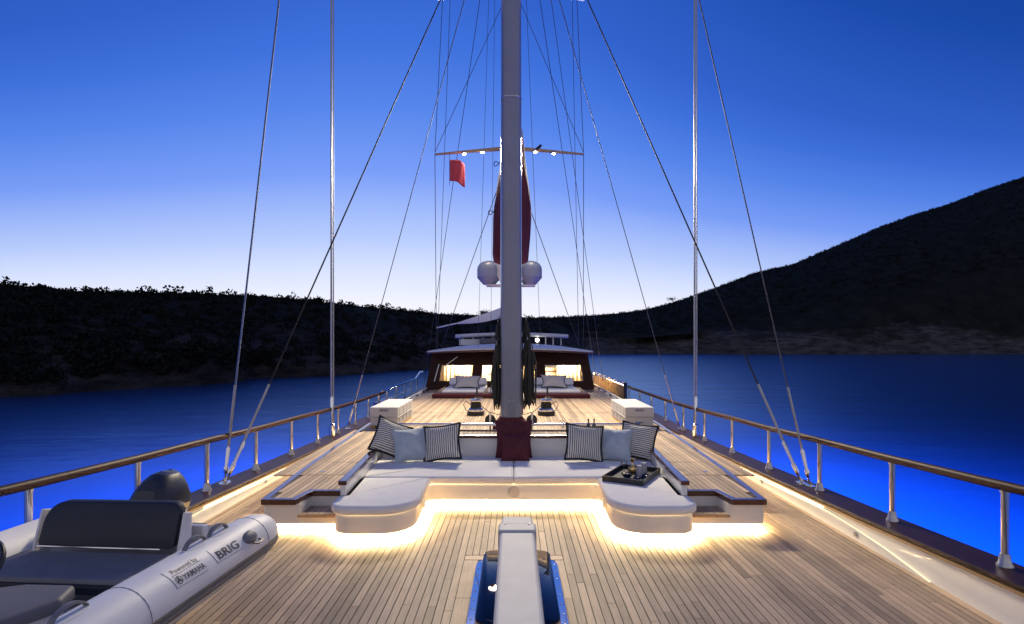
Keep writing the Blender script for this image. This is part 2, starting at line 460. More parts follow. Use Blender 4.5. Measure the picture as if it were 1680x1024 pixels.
def hill(name, us, shore, ridge, depth, seed, rough, mat='hill_ground'):
    """terrain strip: for each bearing u, from the shore back to the ridge and down behind"""
    r = np.random.default_rng(seed); ph = r.uniform(0, 6.28, (14,)); fr_ = 2 ** np.linspace(0, 5, 14)
    rows = []; info = []
    T = [-.04, 0, .012, .03, .06, .1, .16, .24, .33, .44, .56, .68, .8, .9, .96, 1.0, 1.05, 1.15, 1.4, 1.9]
    for u in us:
        px = CX + F * u; Ys = interp(px, shore); py = interp(px, ridge); Yr = Ys * depth(px)
        zr = EYE + (CY - py) * Yr / F
        row = []
        for t_ in T:
            Y = Ys + (Yr - Ys) * t_
            wob = sum(math.sin(u * 9 * fr_[k] + t_ * 7 * fr_[k] * .6 + ph[k]) / fr_[k] ** .8 for k in range(14))
            if t_ < 0: z = SEA - 2
            elif t_ <= 1: z = SEA + (zr - SEA) * (t_ ** .62 if t_ < 1 else 1) * (1 - .03 * (1 - t_)) + rough * wob * (math.sin(math.pi * min(t_, 1)) ** .6)
            else: z = zr - (zr - SEA) * (t_ - 1) * .9
            Yw = Y * (1 + .012 * wob * (t_ < .1))
            row.append((u * Yw, Yw, z))
        rows.append(row)
    bb = MB(); bb.grid(rows)
    o = bb.build(name, mat, smooth=True, angle=60); tag(o, kind='structure')
    return rows
LSH = [(-700, 34), (-300, 42), (0, 52), (200, 58), (330, 64), (395, 70), (405, 75), (540, 84), (700, 104), (880, 150), (960, 200)]
LRG = [(-700, 420), (-300, 445), (0, 472), (100, 478), (200, 482), (300, 483), (420, 486), (500, 494), (560, 500), (640, 508), (700, 514), (800, 519), (880, 523), (960, 545)]
left = hill('headland', [(p - CX) / F for p in range(-700, 961, 8)], LSH, LRG, lambda p: 1.55, 3, .32, 'headland_ground')
RSH = [(500, 245), (970, 240), (1200, 238), (1680, 240), (2400, 230)]
RRG = [(500, 528), (760, 524), (860, 522), (930, 520), (1000, 516), (1060, 508), (1110, 495), (1180, 470), (1240, 447), (1300, 434), (1370, 404), (1440, 374), (1500, 352), (1560, 334), (1620, 310), (1680, 290), (1900, 225), (2400, 190)]
right = hill('hillside', [(p - CX) / F for p in range(500, 2401, 9)], RSH, RRG, lambda p: 1.35 + max(0, p - 900) / 1600, 5, .9)

def leaf_clumps(spots, name, label, leaves, cat):
    V = []; Fs = []; n = 0
    for (x, y, z, r_) in spots:
        m = leaves
        c = rng.normal(0, 1, (m, 3)); c /= np.linalg.norm(c, axis=1)[:, None]; c *= (rng.uniform(.35, 1, m) ** .6)[:, None]
        lobes = rng.normal(0, .35, (3, 3)); c = c * .8 + lobes[rng.integers(0, 3, m)]
        c *= np.array([r_, r_, r_ * .8]); c += np.array([x, y, z + r_ * .45])
        d = rng.normal(0, 1, (m, 3)); e = rng.normal(0, 1, (m, 3)); k = r_ * .24
        d = d / np.linalg.norm(d, axis=1)[:, None] * k; e = e / np.linalg.norm(e, axis=1)[:, None] * k
        V.append(np.stack([c - d, c + e, c + d, c - e], 1).reshape(-1, 3))
        Fs.append(np.arange(m * 4).reshape(m, 4) + n); n += m * 4
    V = np.concatenate(V); Fs = np.concatenate(Fs)
    me = bpy.data.meshes.new(name); me.from_pydata(V.tolist(), [], Fs.tolist()); me.update(); me.materials.append(MATS['foliage'])
    o = bpy.data.objects.new(name, me); COL.objects.link(o); return tag(o, label, cat, kind='stuff')
def pick(rows, n, t_lo, t_hi, rad, ridge_n, ridge_rad, upto):
    sp = []
    for _ in range(n):
        i = random.randrange(upto[0], upto[1]); j = random.randrange(t_lo, t_hi); f_ = random.random(); g = random.random()
        p = Vector(rows[i][j]).lerp(Vector(rows[i + 1][j]), f_).lerp(Vector(rows[i][j + 1]).lerp(Vector(rows[i + 1][j + 1]), f_), g)
        sp.append((p.x, p.y, p.z - .25, random.uniform(*rad)))
    for _ in range(ridge_n):
        i = random.randrange(upto[0], upto[1]); a = rows[i][15]; c = rows[i + 1][15]; f_ = random.random()
        sp.append((lerp(a[0], c[0], f_), lerp(a[1], c[1], f_), lerp(a[2], c[2], f_) - .3, random.uniform(*ridge_rad)))
    return sp
leaf_clumps(pick(left, 1700, 3, 15, (.5, 1.2), 1100, (.25, .55), (60, 200)), 'headland_scrub', 'dark scrub and low trees covering the near left headland', 44, 'scrub')
leaf_clumps(pick(right, 3000, 6, 14, (.6, 1.5), 900, (.45, 1.0), (20, 150)), 'hillside_scrub', 'dark scrub scattered over the rising right hillside', 22, 'scrub')
# lone windswept tree on the right ridge and one on the skyline behind the awning
def ridge_tree(px, py, Y, h_, lean, label):
    p = at(px, py, Y); tr = thing('skyline_tree', label, 'tree', (p.x, p.y, p.z - 2.2), group='trees standing out on the skyline')
    bb = MB(); bb.tube([(0, 0, 0), (lean * .25, 0, h_ * .3), (lean * .6, 0, h_ * .6), (lean, .1, h_ * .95)], [.22, .18, .12, .05], 7)
    for k in range(5):
        a = k * 1.3; bb.tube([(lean * .5, 0, h_ * .5), (lean * .8 + math.cos(a) * .8, math.sin(a) * .8, h_ * (.75 + .05 * k))], [.08, .02], 5)
    bb.build('trunk', 'bark', tr)
    V = MB()
    for k in range(260):
        c = Vector((random.gauss(lean * .9, .9 + abs(lean) * .25), random.gauss(0, .8), h_ * .8 + random.gauss(0, h_ * .12)))
        d = Vector([random.gauss(0, 1) for _ in range(3)]).normalized() * .22; e = Vector([random.gauss(0, 1) for _ in range(3)]).normalized() * .22
        V.add([c - d, c + e, c + d, c - e], [(0, 1, 2, 3)])
    V.build('crown', 'foliage', tr)
ridge_tree(1106, 495, 370, 5.0, -2.2, 'small windswept tree on the right ridge')
ridge_tree(793, 516, 200, 3.6, .3, 'bushy tree on the skyline just left of the front mast')

# ------------------------------------------------------------------ hull, bulwarks, caps
CAPZ = [(0, .52), (3, .42), (4.95, .35), (6.5, .28), (8, .23), (9.6, .18), (11.1, .14), (12.7, .10), (15.8, .09), (24, .10), (40, .2)]
RAILZ = [(0, 1.25), (3, 1.11), (4.95, 1.0), (6.5, .93), (8, .88), (9.6, .81), (11.1, .77), (12.7, .71), (14.2, .67), (15.8, .64), (17.4, .625), (20.5, .60), (24, .6)]
YS = [0.6 + .5 * i for i in range(75)]
def side_x(Y, x): return x if Y > 2.5 else x - (2.5 - Y) * .22
b = MB()
for sx in (-1, 1):
    b.grid([[(sx * side_x(y, 4.44), y, interp(y, CAPZ) - .02) for y in YS], [(sx * side_x(y, 4.40), y, -.55) for y in YS], [(sx * side_x(y, 4.1), y, -2.9) for y in YS]])
tag(b.build('yacht_hull', 'gelcoat', smooth=True), kind='structure')

def bulwark(sx, label):
    th = thing('bulwark', label, 'bulwark', group='bulwarks along both sides of the deck')
    xb, xt = 3.99, 4.06
    b = MB(); b.grid([[(sx * side_x(y, xb), y, -.02) for y in YS], [(sx * side_x(y, lerp(xb, xt, .5) + .012), y, interp(y, CAPZ) * .5 - .01) for y in YS], [(sx * side_x(y, xt), y, interp(y, CAPZ) - .03) for y in YS]])
    b.build('panel', 'bulwark_paint', th, True)
    # light cut-off shaped as a proud panel: its top edge falls to the deck towards the bow, its bright rim a glowing line
    top = [(5.42, .004), (5.7, .035), (6.1, .078), (6.6, .112), (7.2, .135), (8.0, .143), (9.6, .12), (12, .06), (14, .03)]
    ly = [5.42 + .12 * i for i in range(50)]
    def lx(y, f_): return sx * (side_x(y, lerp(xb, xt, f_)) - .018)
    pts = [(y, max(.004, min(interp(y, top), interp(y, CAPZ) - .112))) for y in ly]
    b = MB(); b.grid([[(lx(y, 0), y, -.01) for y, z in pts], [(lx(y, z / .33), y, z) for y, z in pts], [(lx(y, z / .33) + sx * .03, y, z + .002) for y, z in pts]])
    b.build('light_edge_panel', 'bulwark_paint', th, True)
    b = MB(); b.tube([(lx(y, z / .33) + sx * .008, y, z + .008) for y, z in pts], .0045, 5); b.build('glow_rim', 'bulwark_glow', th)
    ring = lambda y, pts_: [(sx * (side_x(y, 0) + px_), y, interp(y, CAPZ) + pz_) for px_, pz_ in pts_]
    cap = [(4.03, -.045), (4.015, -.03), (4.015, -.008), (4.03, 0), (4.44, .0), (4.465, -.012), (4.465, -.035), (4.44, -.045)]
    b = MB(); b.loft([ring(y, cap) for y in YS]); b.build('cap_rail', 'mahogany_cap', th, True, angle=25)
    mo = [(4.032, -.085), (4.018, -.075), (4.018, -.052), (4.032, -.046), (4.07, -.046), (4.07, -.085)]
    b = MB(); b.loft([ring(y, mo) for y in YS]); b.build('moulding', 'light_wood', th, True, angle=25)
    cy = [7.4 + .4 * i for i in range(28)]
    b = MB(); b.grid([[(sx * 4.036, y, interp(y, CAPZ) - .087) for y in cy], [(sx * 4.052, y, interp(y, CAPZ) - .087) for y in cy]]); b.build('cap_light', 'led_cap', th)
    # one small scupper/fitting
    for y in (6.6, 9.1):
        b = MB(); b.lathe([(.0, -.03), (.028, -.03), (.028, -.022), (.012, -.02)], (0, 0, 0), 12, 'x'); b.xf(Matrix.Translation((sx * 4.0 - (.0 if sx > 0 else 0), y, .07)) @ Matrix.Diagonal((sx, 1, 1, 1)))
        b.build('scupper', 'dull_steel', th, True)
bulwark(-1, 'cream bulwark with mahogany cap and light line, beside the inflatable tender')
bulwark(1, 'cream bulwark with mahogany cap and curved light line, on the right beyond the empty deck')

def railing(sx, label):
    th = thing('railing', label, 'railing', group='deck railings')
    ys = [1.2 + .4 * i for i in range(51)] if sx > 0 else [1.2 + .4 * i for i in range(45)]
    rx = 4.28
    b = MB()
    rings = []
    for y in ys:
        c = (sx * side_x(y, rx), y, interp(y, RAILZ) + .035)
        rings.append([(c[0] + .042 * math.cos(a), c[1], c[2] + .01 + .046 * math.sin(a)) for a in [2 * math.pi * k / 12 for k in range(12)]])
    b.loft(rings); b.build('handrail', 'mahogany_rail', th, True, angle=70)
    pos = [1.9, 3.42] + ([4.94, 6.41, 7.93, 9.5, 11.1, 12.7, 14.27, 15.98, 17.57, 19.2, 21.0] if sx > 0 else [5.0, 6.45, 7.9, 9.4, 10.9, 12.35, 13.8, 15.3, 16.65, 17.9])
    for y in pos:
        zc, zr = interp(y, CAPZ), interp(y, RAILZ)
        b = MB(); b.tube([(0, 0, zc + .05), (0, 0, zr + .01)], .031, 14); b.tube([(0, 0, zr - .012), (0, 0, zr + .012)], .038, 14)
        b.xf(Matrix.Translation((sx * side_x(y, rx), y, 0))); st = b.build('stanchion', 'steel', th, True)
        b = MB(); b.lathe([(.064, 0), (.064, .012), (.050, .03), (.040, .095), (.037, .11)], (sx * side_x(y, rx), y, zc), 14); b.build('base_socket', 'dull_steel', st, True)
    return th
lr = railing(-1, 'mahogany-topped railing running past the outboard motor on the left side')
rr = railing(1, 'mahogany-topped railing along the right side above the glowing blue water')
# gate pieces at the aft end of the left railing
b = MB()
gz = .62
b.tube([(-4.28, 18.0, .1), (-4.28, 18.0, gz), (-4.28, 18.15, gz + .08), (-4.28, 18.4, gz + .09)], .035, 8)
b.tube([(-4.28, 19.1, .1), (-4.28, 19.1, gz + .02), (-4.28, 19.25, gz + .08), (-4.25, 24.5, gz + .1), (-4.22, 25.6, gz + .35), (-4.2, 26, .95)], .04, 8)
for y in (20.6, 22.2, 23.6, 25): b.tube([(-4.27, y, .1), (-4.27, y, gz + .08)], .026, 8)
b.tube([(-4.27, 19.1, .36), (-4.27, 23.6, .36)], .014, 6)
g = b.build('boarding_gate_rail', 'steel', None, True); tag(g, 'bright steel gate rail with hooped end beside the left of the deckhouse', 'rail')
b = MB(); b.box((-4.98, 20.1, .03), (-4.5, 22.0, .16)); pf = thing('boarding_platform', 'white topped blue sided boarding platform outside the left railing', 'platform')
b.build('platform_side', 'navy_paint', pf, bevel=.03)
b = MB(); b.box((-4.95, 20.13, .163), (-4.53, 21.97, .19)); b.build('platform_top', 'white_paint', pf, bevel=.02)
for y in (20.4, 21.6):
    b = MB(); b.tube([(-4.6, y, .06), (-4.44, y, .06)], .03); b.build('bracket', 'dull_steel', pf)

# ------------------------------------------------------------------ foredeck
fd = thing('foredeck', None, None); tag(fd, kind='structure')
b = MB(); b.box((-4.02, .6, -.06), (4.02, 26, -.008)); b.build('caulking', 'caulk', fd)
PW = .075
def edge(ax): return 8.2 if ax < 1.3 else (6.95 if ax < 2.2 else (7.0 if ax < 2.95 else 14.0))
def hatch_zone(ax): return ax < .5
nplk = 0
for i in range(-53, 53):
    xc = (i + .5) * PW; ax = abs(xc)
    if ax > 3.9: continue
    y0, y1 = 2.9 + random.uniform(0, .3), edge(ax)
    spans = [(y0, 4.0), (6.13, y1)] if hatch_zone(ax) else [(y0, y1)]
    for a, c in spans:
        cuts = [a]; y = a + random.uniform(.6, 2.6)
        while y < c - .7:
            cuts.append(y); y += random.uniform(2.4, 3.2)
        cuts.append(c)
        for p, q in zip(cuts, cuts[1:]):
            plank(fd, xc, p, q, PW - .009, 0); nplk += 1
for sx in (-1, 1):
    plank(fd, sx * 3.955, 2.9, 8.5, .085, .0006, 'margin_board', unit_m); plank(fd, sx * 3.955, 8.5, 14, .085, .0006, 'margin_board', unit_m)
    plank(fd, -.451 if sx < 0 else .478, 4.14, 5.1, .142 if sx < 0 else .088, .0006, 'margin_board', unit_m); plank(fd, -.451 if sx < 0 else .478, 5.1, 5.99, .142 if sx < 0 else .088, .0006, 'margin_board', unit_m)
for yy in (4.07, 6.06):
    o = plank(fd, 0, yy - .06, yy + .06, 1.042, .0002, 'margin_board', unit_m)

# deck hatch in front of the crane
ht = thing('deck_hatch', 'dark glass deck hatch in riveted steel frame under the crane boom', 'hatch', (.03, 5.08, 0))
o1 = rounded([(-.42, -.86, .2), (.42, -.86, .2), (.42, .84, .2), (-.42, .84, .2)]); o2 = inset(o1, .075)
b = MB(); b.loft([[(p.x, p.y, 0) for p in o1], [(p.x, p.y, .045) for p in o1], [(p.x, p.y, .058) for p in inset(o1, .012)], [(p.x, p.y, .058) for p in o2], [(p.x, p.y, .15) for p in inset(o1, .085)], [(p.x, p.y, .15) for p in inset(o1, .1)]], cap=False)
b.build('frame', 'mirror_steel', ht, True, angle=30)
og = inset(o1, .086)
b = MB(); b.loft([[(p.x, p.y, .151) for p in og], [(p.x, p.y, .163) for p in og], [(p.x, p.y, .167) for p in inset(og, .008)]]); b.build('pane', 'hatch_glass', ht, True, angle=30)
mid = inset(o1, .04)
tot = [0.0]
for a, c in zip(mid, mid[1:] + mid[:1]): tot.append(tot[-1] + (c - a).length)
for k in range(26):
    d = tot[-1] * k / 26
    j = max(i for i in range(len(mid)) if tot[i] <= d); a, c = mid[j], mid[(j + 1) % len(mid)]; p = a.lerp(c, (d - tot[j]) / max(1e-6, tot[j + 1] - tot[j]))
    b = MB(); b.lathe([(.008, 0), (.008, .003), (.004, .006)], (p.x, p.y, .058), 8); b.build('rivet', 'dull_steel', ht, True)
b = MB(); b.tube([(-.16, -.80, .12), (-.16, -.85, .12), (-.10, -.86, .12)], .012, 8); b.build('latch', 'steel', ht, True)
b = MB(); b.tube([(.20, -.80, .12), (.20, -.85, .12), (.14, -.86, .12)], .012, 8); b.build('latch', 'steel', ht, True)

# crane boom
cr_ = thing('crane_boom', 'white box section crane boom pointing aft above the deck hatch', 'crane', (.03, 0, 0))
b = MB(); b.box((-.152, .9, .42), (.152, 4.98, .672)); b.build('boom', 'boom_paint', cr_, bevel=.03, seg=3)
b = MB(); b.box((-.165, 4.86, .40), (.165, 5.06, .690)); col_ = b.build('end_collar', 'boom_paint', cr_, bevel=.02, seg=3)
b = MB(); b.loft([[(-.15, 5.05, .44), (.15, 5.05, .44), (.15, 5.05, .684), (-.15, 5.05, .684)], [(-.135, 5.27, .48), (.135, 5.27, .48), (.135, 5.27, .684), (-.135, 5.27, .684)]]); b.build('end_block', 'boom_paint', cr_, bevel=.018)
for sx in (-1, 1):
    b = MB(); b.lathe([(.011, 0), (.011, .004), (.005, .007)], (sx * .105, 5.02, .690), 8); b.build('bolt', 'dull_steel', col_, True)
b = MB(); b.lathe([(.2, 0), (.2, .03), (.15, .05), (.14, .45)], (0, 1.2, 0), 20); b.build('pedestal', 'boom_paint', cr_, True)
b = MB(); b.lathe([(.05, 0), (.05, .012), (.03, .03), (.03, .43)], (0, 4.0, 0), 14); b.build('support_post', 'steel', cr_, True)

# ------------------------------------------------------------------ sofa
YB = 9.45
sofa = thing('built_in_sofa', 'large white U-shaped deck sofa with lit toe kick before the mast', 'sofa')
U = rounded([(2.19, YB), (-2.19, YB), (-2.05, 6.99), (-2.15, 6.97), (-2.15, 6.50, .26), (-1.14, 6.50, .44), (-1.18, 7.93, .1), (1.18, 7.93, .1), (1.14, 6.50, .44), (2.15, 6.50, .26), (2.15, 6.97), (2.05, 6.99)], 10)
Ub = inset(U, .03)
b = MB(); b.loft([[(p.x, p.y, .085) for p in inset(U, .045)], [(p.x, p.y, .1) for p in Ub], [(p.x, p.y, .318) for p in Ub]]); base = b.build('base', 'gelcoat', sofa, True, angle=40)
b = MB(); b.prism([(p.x, p.y) for p in inset(U, .13)], -.005, .09); b.build('toe_kick', 'gelcoat', sofa, True, angle=40)
fr_i = [i for i, p in enumerate(Ub) if p.y < 8.2]
path = [inset(U, .075)[i] for i in fr_i]
b = ribbon(path, -.035, .081); b.build('toe_light', 'led', sofa)
path = [inset(U, .021)[i] for i in fr_i]
b = MB(); b.grid([[(p.x, p.y, .3155) for p in path], [(p.x, p.y, .3155) for p in [inset(U, .029)[i] for i in fr_i]]]); b.build('cushion_light', 'led_soft', sofa)
for sx, nm in ((-1, 'l'), (1, 'r')):
    lobe = rounded([(sx * 2.117, 7.915, .01), (sx * 1.17, 7.915, .03), (sx * 1.13, 6.49, .44), (sx * 2.16, 6.49, .26), (sx * 2.16, 6.98, .03), (sx * 2.067, 7.0, .01)], 10)
    o = soft_slab(lobe, .318, .42, .045).build('seat_cushion', 'white_fabric', sofa, True, angle=60)
    back = rounded([(sx * .004, 7.93, .02), (sx * 1.18, 7.93, .05), (sx * 2.117, 7.93, .01), (sx * 2.20, 9.44, .01), (sx * .004, 9.44, .02)], 8)
    soft_slab(back, .318, .422, .026).build('seat_cushion', 'white_fabric', sofa, True, angle=60)
    # side coaming
    w = MB(); w.loft([[(sx * 2.062, 6.96, .0), (sx * 2.205, YB + .05, .0), (sx * 2.275, YB + .05, .0), (sx * 2.132, 6.96, .0)], [(sx * 2.062, 6.96, .55), (sx * 2.205, YB + .05, .55), (sx * 2.275, YB + .05, .55), (sx * 2.132, 6.96, .55)]])
    w.build('side_coaming', 'gelcoat', sofa, bevel=.01)
    w = MB(); w.loft([[(sx * 2.045, 6.93, .5505), (sx * 2.195, YB + .02, .5505), (sx * 2.30, YB + .02, .5505), (sx * 2.152, 6.93, .5505)], [(sx * 2.045, 6.93, .605), (sx * 2.195, YB + .02, .605), (sx * 2.30, YB + .02, .605), (sx * 2.152, 6.93, .605)]])
    w.build('side_capping', 'mahogany', sofa, bevel=.014, seg=3)
    for k, yy in enumerate((6.98, 7.42)):
        c = MB(); c.lathe([(.0, -.012), (.058, -.012), (.066, -.004), (.066, .008), (.052, .006), (.05, .0), (.0, .0)], (0, 0, 0), 24, 'x'); c.xf(Matrix.Translation((sx * (1.172 if k else 1.20), yy, .2)) @ Matrix.Diagonal((-sx, 1, 1, 1)))
        c.build('round_vent', 'gelcoat', sofa, True)
c = MB(); c.lathe([(.0, -.0), (.075, -.0), (.078, .012), (.094, .012), (.100, .0)], (0, 0, 0), 28, 'y'); c.xf(Matrix.Translation((0, 7.955, .205)) @ Matrix.Diagonal((1, -1, 1, 1))); sp = c.build('speaker_ring', 'gelcoat', sofa, True)
c = MB(); c.lathe([(.0, .002), (.072, .002), (.072, .004), (.0, .006)], (0, 0, 0), 28, 'y'); c.xf(Matrix.Translation((0, 7.953, .205)) @ Matrix.Diagonal((1, -1, 1, 1))); c.build('speaker_cone', 'linen', sp, True)
b = MB(); b.box((-2.26, YB, .05), (2.26, YB + .06, .705)); b.build('backrest', 'gelcoat', sofa, bevel=.01)
b = MB(); b.box((-2.30, YB - .025, .7055), (2.30, YB + .085, .755)); b.build('back_capping', 'mahogany', sofa, bevel=.014, seg=3)
b = MB(); b.box((-2.30, YB + .062, .39), (2.30, YB + .64, .70)); b.build('ledge_body', 'gelcoat', sofa)
for k in range(58):
    plank(sofa, -2.26 + .078 * k + .02, YB + .09, YB + .56, .068, .728, 'ledge_plank')
b = MB(); b.box((-2.28, YB + .565, .7), (2.28, YB + .635, .752)); b.build('rear_capping', 'mahogany', sofa, bevel=.012)
gr = thing('steel_grab_rail', 'polished steel rail running across behind the sofa back', 'rail')
b = MB(); b.tube([(-2.3, 10.36, .80), (2.3, 10.36, .80)], .026, 12); b.build('bar', 'steel', gr, True)
for x in (-2.2, -1.1, .9, 2.2):
    b = MB(); b.tube([(x, 10.36, .405), (x, 10.36, .79)], .018, 10); b.build('post', 'steel', gr, True)

# ------------------------------------------------------------------ raised deck round the sofa and aft of it
rd = thing('raised_deck', None, None); tag(rd, kind='structure')
ZR = .4
def xe(y): return interp(y, [(6.88, 3.06), (8.6, 3.2), (10.5, 3.3), (13.1, 3.42), (27, 3.55)])
b = MB()
ol = [(xe(y) - .05, y) for y in (7.28, 8.6, 10.5, 13.1, 27)]
b.box((-2.29, 10.09, .30), (2.29, 27, ZR - .012)); b.build('sub_deck', 'caulk', rd)
for sx in (-1, 1):
    b = MB(); b.prism([(sx * x, y) for x, y in ol + [(2.291, 27), (2.291, 9.5), (2.16, 7.28)]], .30, ZR - .012); b.build('sub_deck', 'caulk', rd)
for sx in (-1, 1):
    n0 = 0
    b = MB(); b.box((sx * 2.64 if sx > 0 else -3.02, 6.9, .3), (3.02 if sx > 0 else -2.64, 7.5, ZR - .012)); b.build('sub_deck', 'caulk', rd)
    # white riser with toe recess
    ys = [6.88, 7.28, 8.6, 10.5, 13.1, 20, 27]
    pth = [(sx * (xe(y) - .03), y) for y in reversed(ys)] + [(sx * 2.60, 6.88), (sx * 2.60, 7.26), (sx * 2.16, 7.26)]
    pth = [Vector(p) for p in pth]
    w = -.02 if sx < 0 else .02
    strip(pth, w, .10, .335).build('riser', 'gelcoat', rd)
    tk = [(sx * (xe(y) - .10), y) for y in (27, 20, 13.1, 10.5, 8.6, 7.0)] + [(sx * 2.2, 7.0)]
    strip([Vector(p) for p in tk], w, -.005, .13).build('toe_kick', 'gelcoat', rd)
    lt = [(sx * (xe(y) - .062), y) for y in (14, 13.1, 10.5, 8.6, 6.93)] + [(sx * 2.16, 6.93)]
    ribbon([Vector(p) for p in lt], -.02 if sx < 0 else .02, .094).build('toe_light', 'led', rd)
    b = MB(); b.box((sx * 2.17 if sx > 0 else -3.0, 6.885, .098), (3.0 if sx > 0 else -2.17, 7.0, .1015)); b.build('toe_soffit', 'gelcoat', rd)
    b = MB(); b.box((sx * 2.17 if sx > 0 else -2.62, 6.885, .102), (2.62 if sx > 0 else -2.17, 6.90, .185)); b.build('step_riser', 'gelcoat', rd)
    # step in the notch
    b = MB(); b.box((sx * 2.165 if sx > 0 else -2.615, 6.84, .186), (2.615 if sx > 0 else -2.165, 6.90, .212)); b.build('step_nosing', 'light_wood', rd, bevel=.006)
    b = MB(); b.box((sx * 2.165 if sx > 0 else -2.615, 6.902, .18), (2.615 if sx > 0 else -2.165, 7.255, .198)); b.build('step_bed', 'caulk', rd)
    for k in range(6): plank(rd, sx * (2.205 + .073 * k), 6.905, 7.25, .065, .211, 'step_plank')
    # mahogany edging
    ep = [(sx * (xe(y)), y) for y in (27, 20, 13.1, 10.5, 8.6, 6.84)] + [(sx * 2.635, 6.84), (sx * 2.57, 7.24), (sx * 2.158, 7.24)]
    strip([Vector(p) for p in ep], -.085 if sx < 0 else .085, .336, ZR + .004).build('edge_trim', 'mahogany', rd, bevel=.008)
    # walkway planks
    for k in range(24):
        xc = 2.335 + PW * k - .0375; 
        if xc > 3.45: break
        y0 = 7.335 if xc < 2.64 else 6.93
        for yy in [6.9 + .1 * q for q in range(190)]:
            if xe(yy) - .085 > xc + PW / 2 - .012: y0 = max(y0, yy); break
        else: continue
        cut1 = 9.05 + .05 * math.sin(k * 3.1)
        for a, c in ((y0, 8.12), (8.14, 11.6 + .8 * random.random()), (None, 26.5)):
            if a is None: a = last
            if c - a > .25: plank(rd, sx * xc, a, c, PW - .010, ZR)
            last = max(c, y0)
# midship planks aft of the sofa
for i in range(-30, 30):
    xc = (i + .5) * PW
    if abs(xc) > 2.28: continue
    m = 12.8 + (i * 37 % 11) * .22
    plank(rd, xc, 10.1, m, PW - .010, ZR); plank(rd, xc, m, 26.5, PW - .010, ZR)
# hatch joints drawn by thin dark seams across the deck
b = MB(); b.box((-3.3, 15.35, ZR - .01), (3.3, 15.37, ZR + .0015)); b.build('cross_seam', 'caulk', rd)
for sx in (-1, 1):
    b = MB(); b.box((sx * 2.32 if sx > 0 else -3.0, 9.0, ZR - .01), (3.0 if sx > 0 else -2.32, 9.012, ZR + .0015)); b.build('cross_seam', 'caulk', rd)
    b = MB(); b.lathe([(.03, 0), (.03, .003), (.015, .004)], (sx * 2.82, 8.35, ZR), 12); b.build('deck_filler', 'steel', rd, True)
for sx in (-1, 1):
    nm = 'white topped low steel edge rail' 
    er = thing('deck_edge_rail', 'low bright rail on small feet along the %s edge of the raised deck' % ('left' if sx < 0 else 'right'), 'rail')
    b = MB(); b.tube([(sx * 3.42, 15.5, .47), (sx * 3.52, 25, .47)], .035, 8); b.build('bar', 'white_paint', er, True)
    for k in range(7):
        b = MB(); b.box((sx * (3.42 + .012 * k * 1.5) - .03, 15.8 + 1.5 * k, .404), (sx * (3.42 + .012 * k * 1.5) + .03, 15.95 + 1.5 * k, .5)); b.build('foot', 'black_plastic', er)

# ------------------------------------------------------------------ cushions
def pillow_mesh(w, h, th, n=22, seed=0, fold=.012, pin=.11):
    r = random.Random(seed); ph = [r.uniform(0, 6.28) for _ in range(8)]
    def pt(u, v, s):
        x = w / 2 * u * (1 - pin * (1 - v * v)); z = h / 2 * v * (1 - pin * (1 - u * u))
        e = (max(0, 1 - abs(u) ** 2.6) ** .7) * (max(0, 1 - abs(v) ** 2.6) ** .7)
        y = s * th / 2 * e
        y += s * fold * e * (math.sin(5 * u + 3 * v + ph[0]) + .7 * math.sin(9 * u - 6 * v + ph[1]) + .5 * math.sin(13 * v + 4 * u + ph[2])) * .6
        return (x, y, z)
    b = MB(); G = [2 * k / n - 1 for k in range(n + 1)]
    b.grid([[pt(u, v, -1) for u in G] for v in G]); b.grid([[pt(u, v, 1) for u in G] for v in G])
    border = [pt(u, -1, 0) for u in G[:-1]] + [pt(1, v, 0) for v in G[:-1]] + [pt(u, 1, 0) for u in reversed(G[1:])] + [pt(-1, v, 0) for v in reversed(G[1:])]
    return b, border
def cushion(name, label, mat, pipe, w, h, th, x, y, zb, lean, roll, yaw, seed, group, r_pipe=.012, pin=.11):
    b, bd = pillow_mesh(w, h, th, seed=seed, fold=.02 if pipe is None else .010, pin=pin)
    M = Matrix.Rotation(R(yaw), 3, 'Z') @ Matrix.Rotation(R(-lean), 3, 'X') @ Matrix.Rotation(R(roll), 3, 'Y')
    low = min((M @ Vector(p)).z for p in b.v)
    o = thing(name, label, 'cushion', (x, y, zb - low - .012), 0, group); o.rotation_euler = M.to_euler()
    me = b.build('cover', mat, o, True, angle=180)
    if pipe:
        p = MB(); p.tube(bd, r_pipe, 6, closed=True); p.build('piping', pipe, o, True, angle=180)
    return o
G1 = 'scatter cushions on the deck sofa'
cushion('scatter_cushion', 'black and white striped cushion with black piping in the left corner of the sofa', 'stripe_fabric', 'black_fabric', .58, .58, .24, -1.97, 9.10, .42, 24, 116, 30, 1, G1, .019)
cushion('scatter_cushion', 'plain blue-grey cushion between the two striped ones on the left', 'blue_grey_fabric', None, .57, .56, .26, -1.64, 9.0, .42, 26, -4, 18, 2, G1)
cushion('scatter_cushion', 'striped black-piped cushion on the left nearest the red cushions', 'stripe_fabric', 'black_fabric', .60, .58, .24, -1.14, 9.02, .42, 24, -8, -9, 3, G1, .019)
cushion('scatter_cushion', 'striped black-piped cushion on the right nearest the red cushions', 'stripe_fabric', 'black_fabric', .60, .58, .24, 1.12, 9.02, .42, 22, 6, 4, 4, G1, .019)
cushion('scatter_cushion', 'plain blue-grey cushion between the two striped ones on the right', 'blue_grey_fabric', None, .56, .55, .26, 1.62, 9.10, .42, 26, 2, -14, 5, G1)
cushion('scatter_cushion', 'striped black-piped cushion in the right corner behind the black tray', 'stripe_fabric', 'black_fabric', .58, .58, .24, 2.0, 9.16, .42, 20, 96, -24, 6, G1, .019)
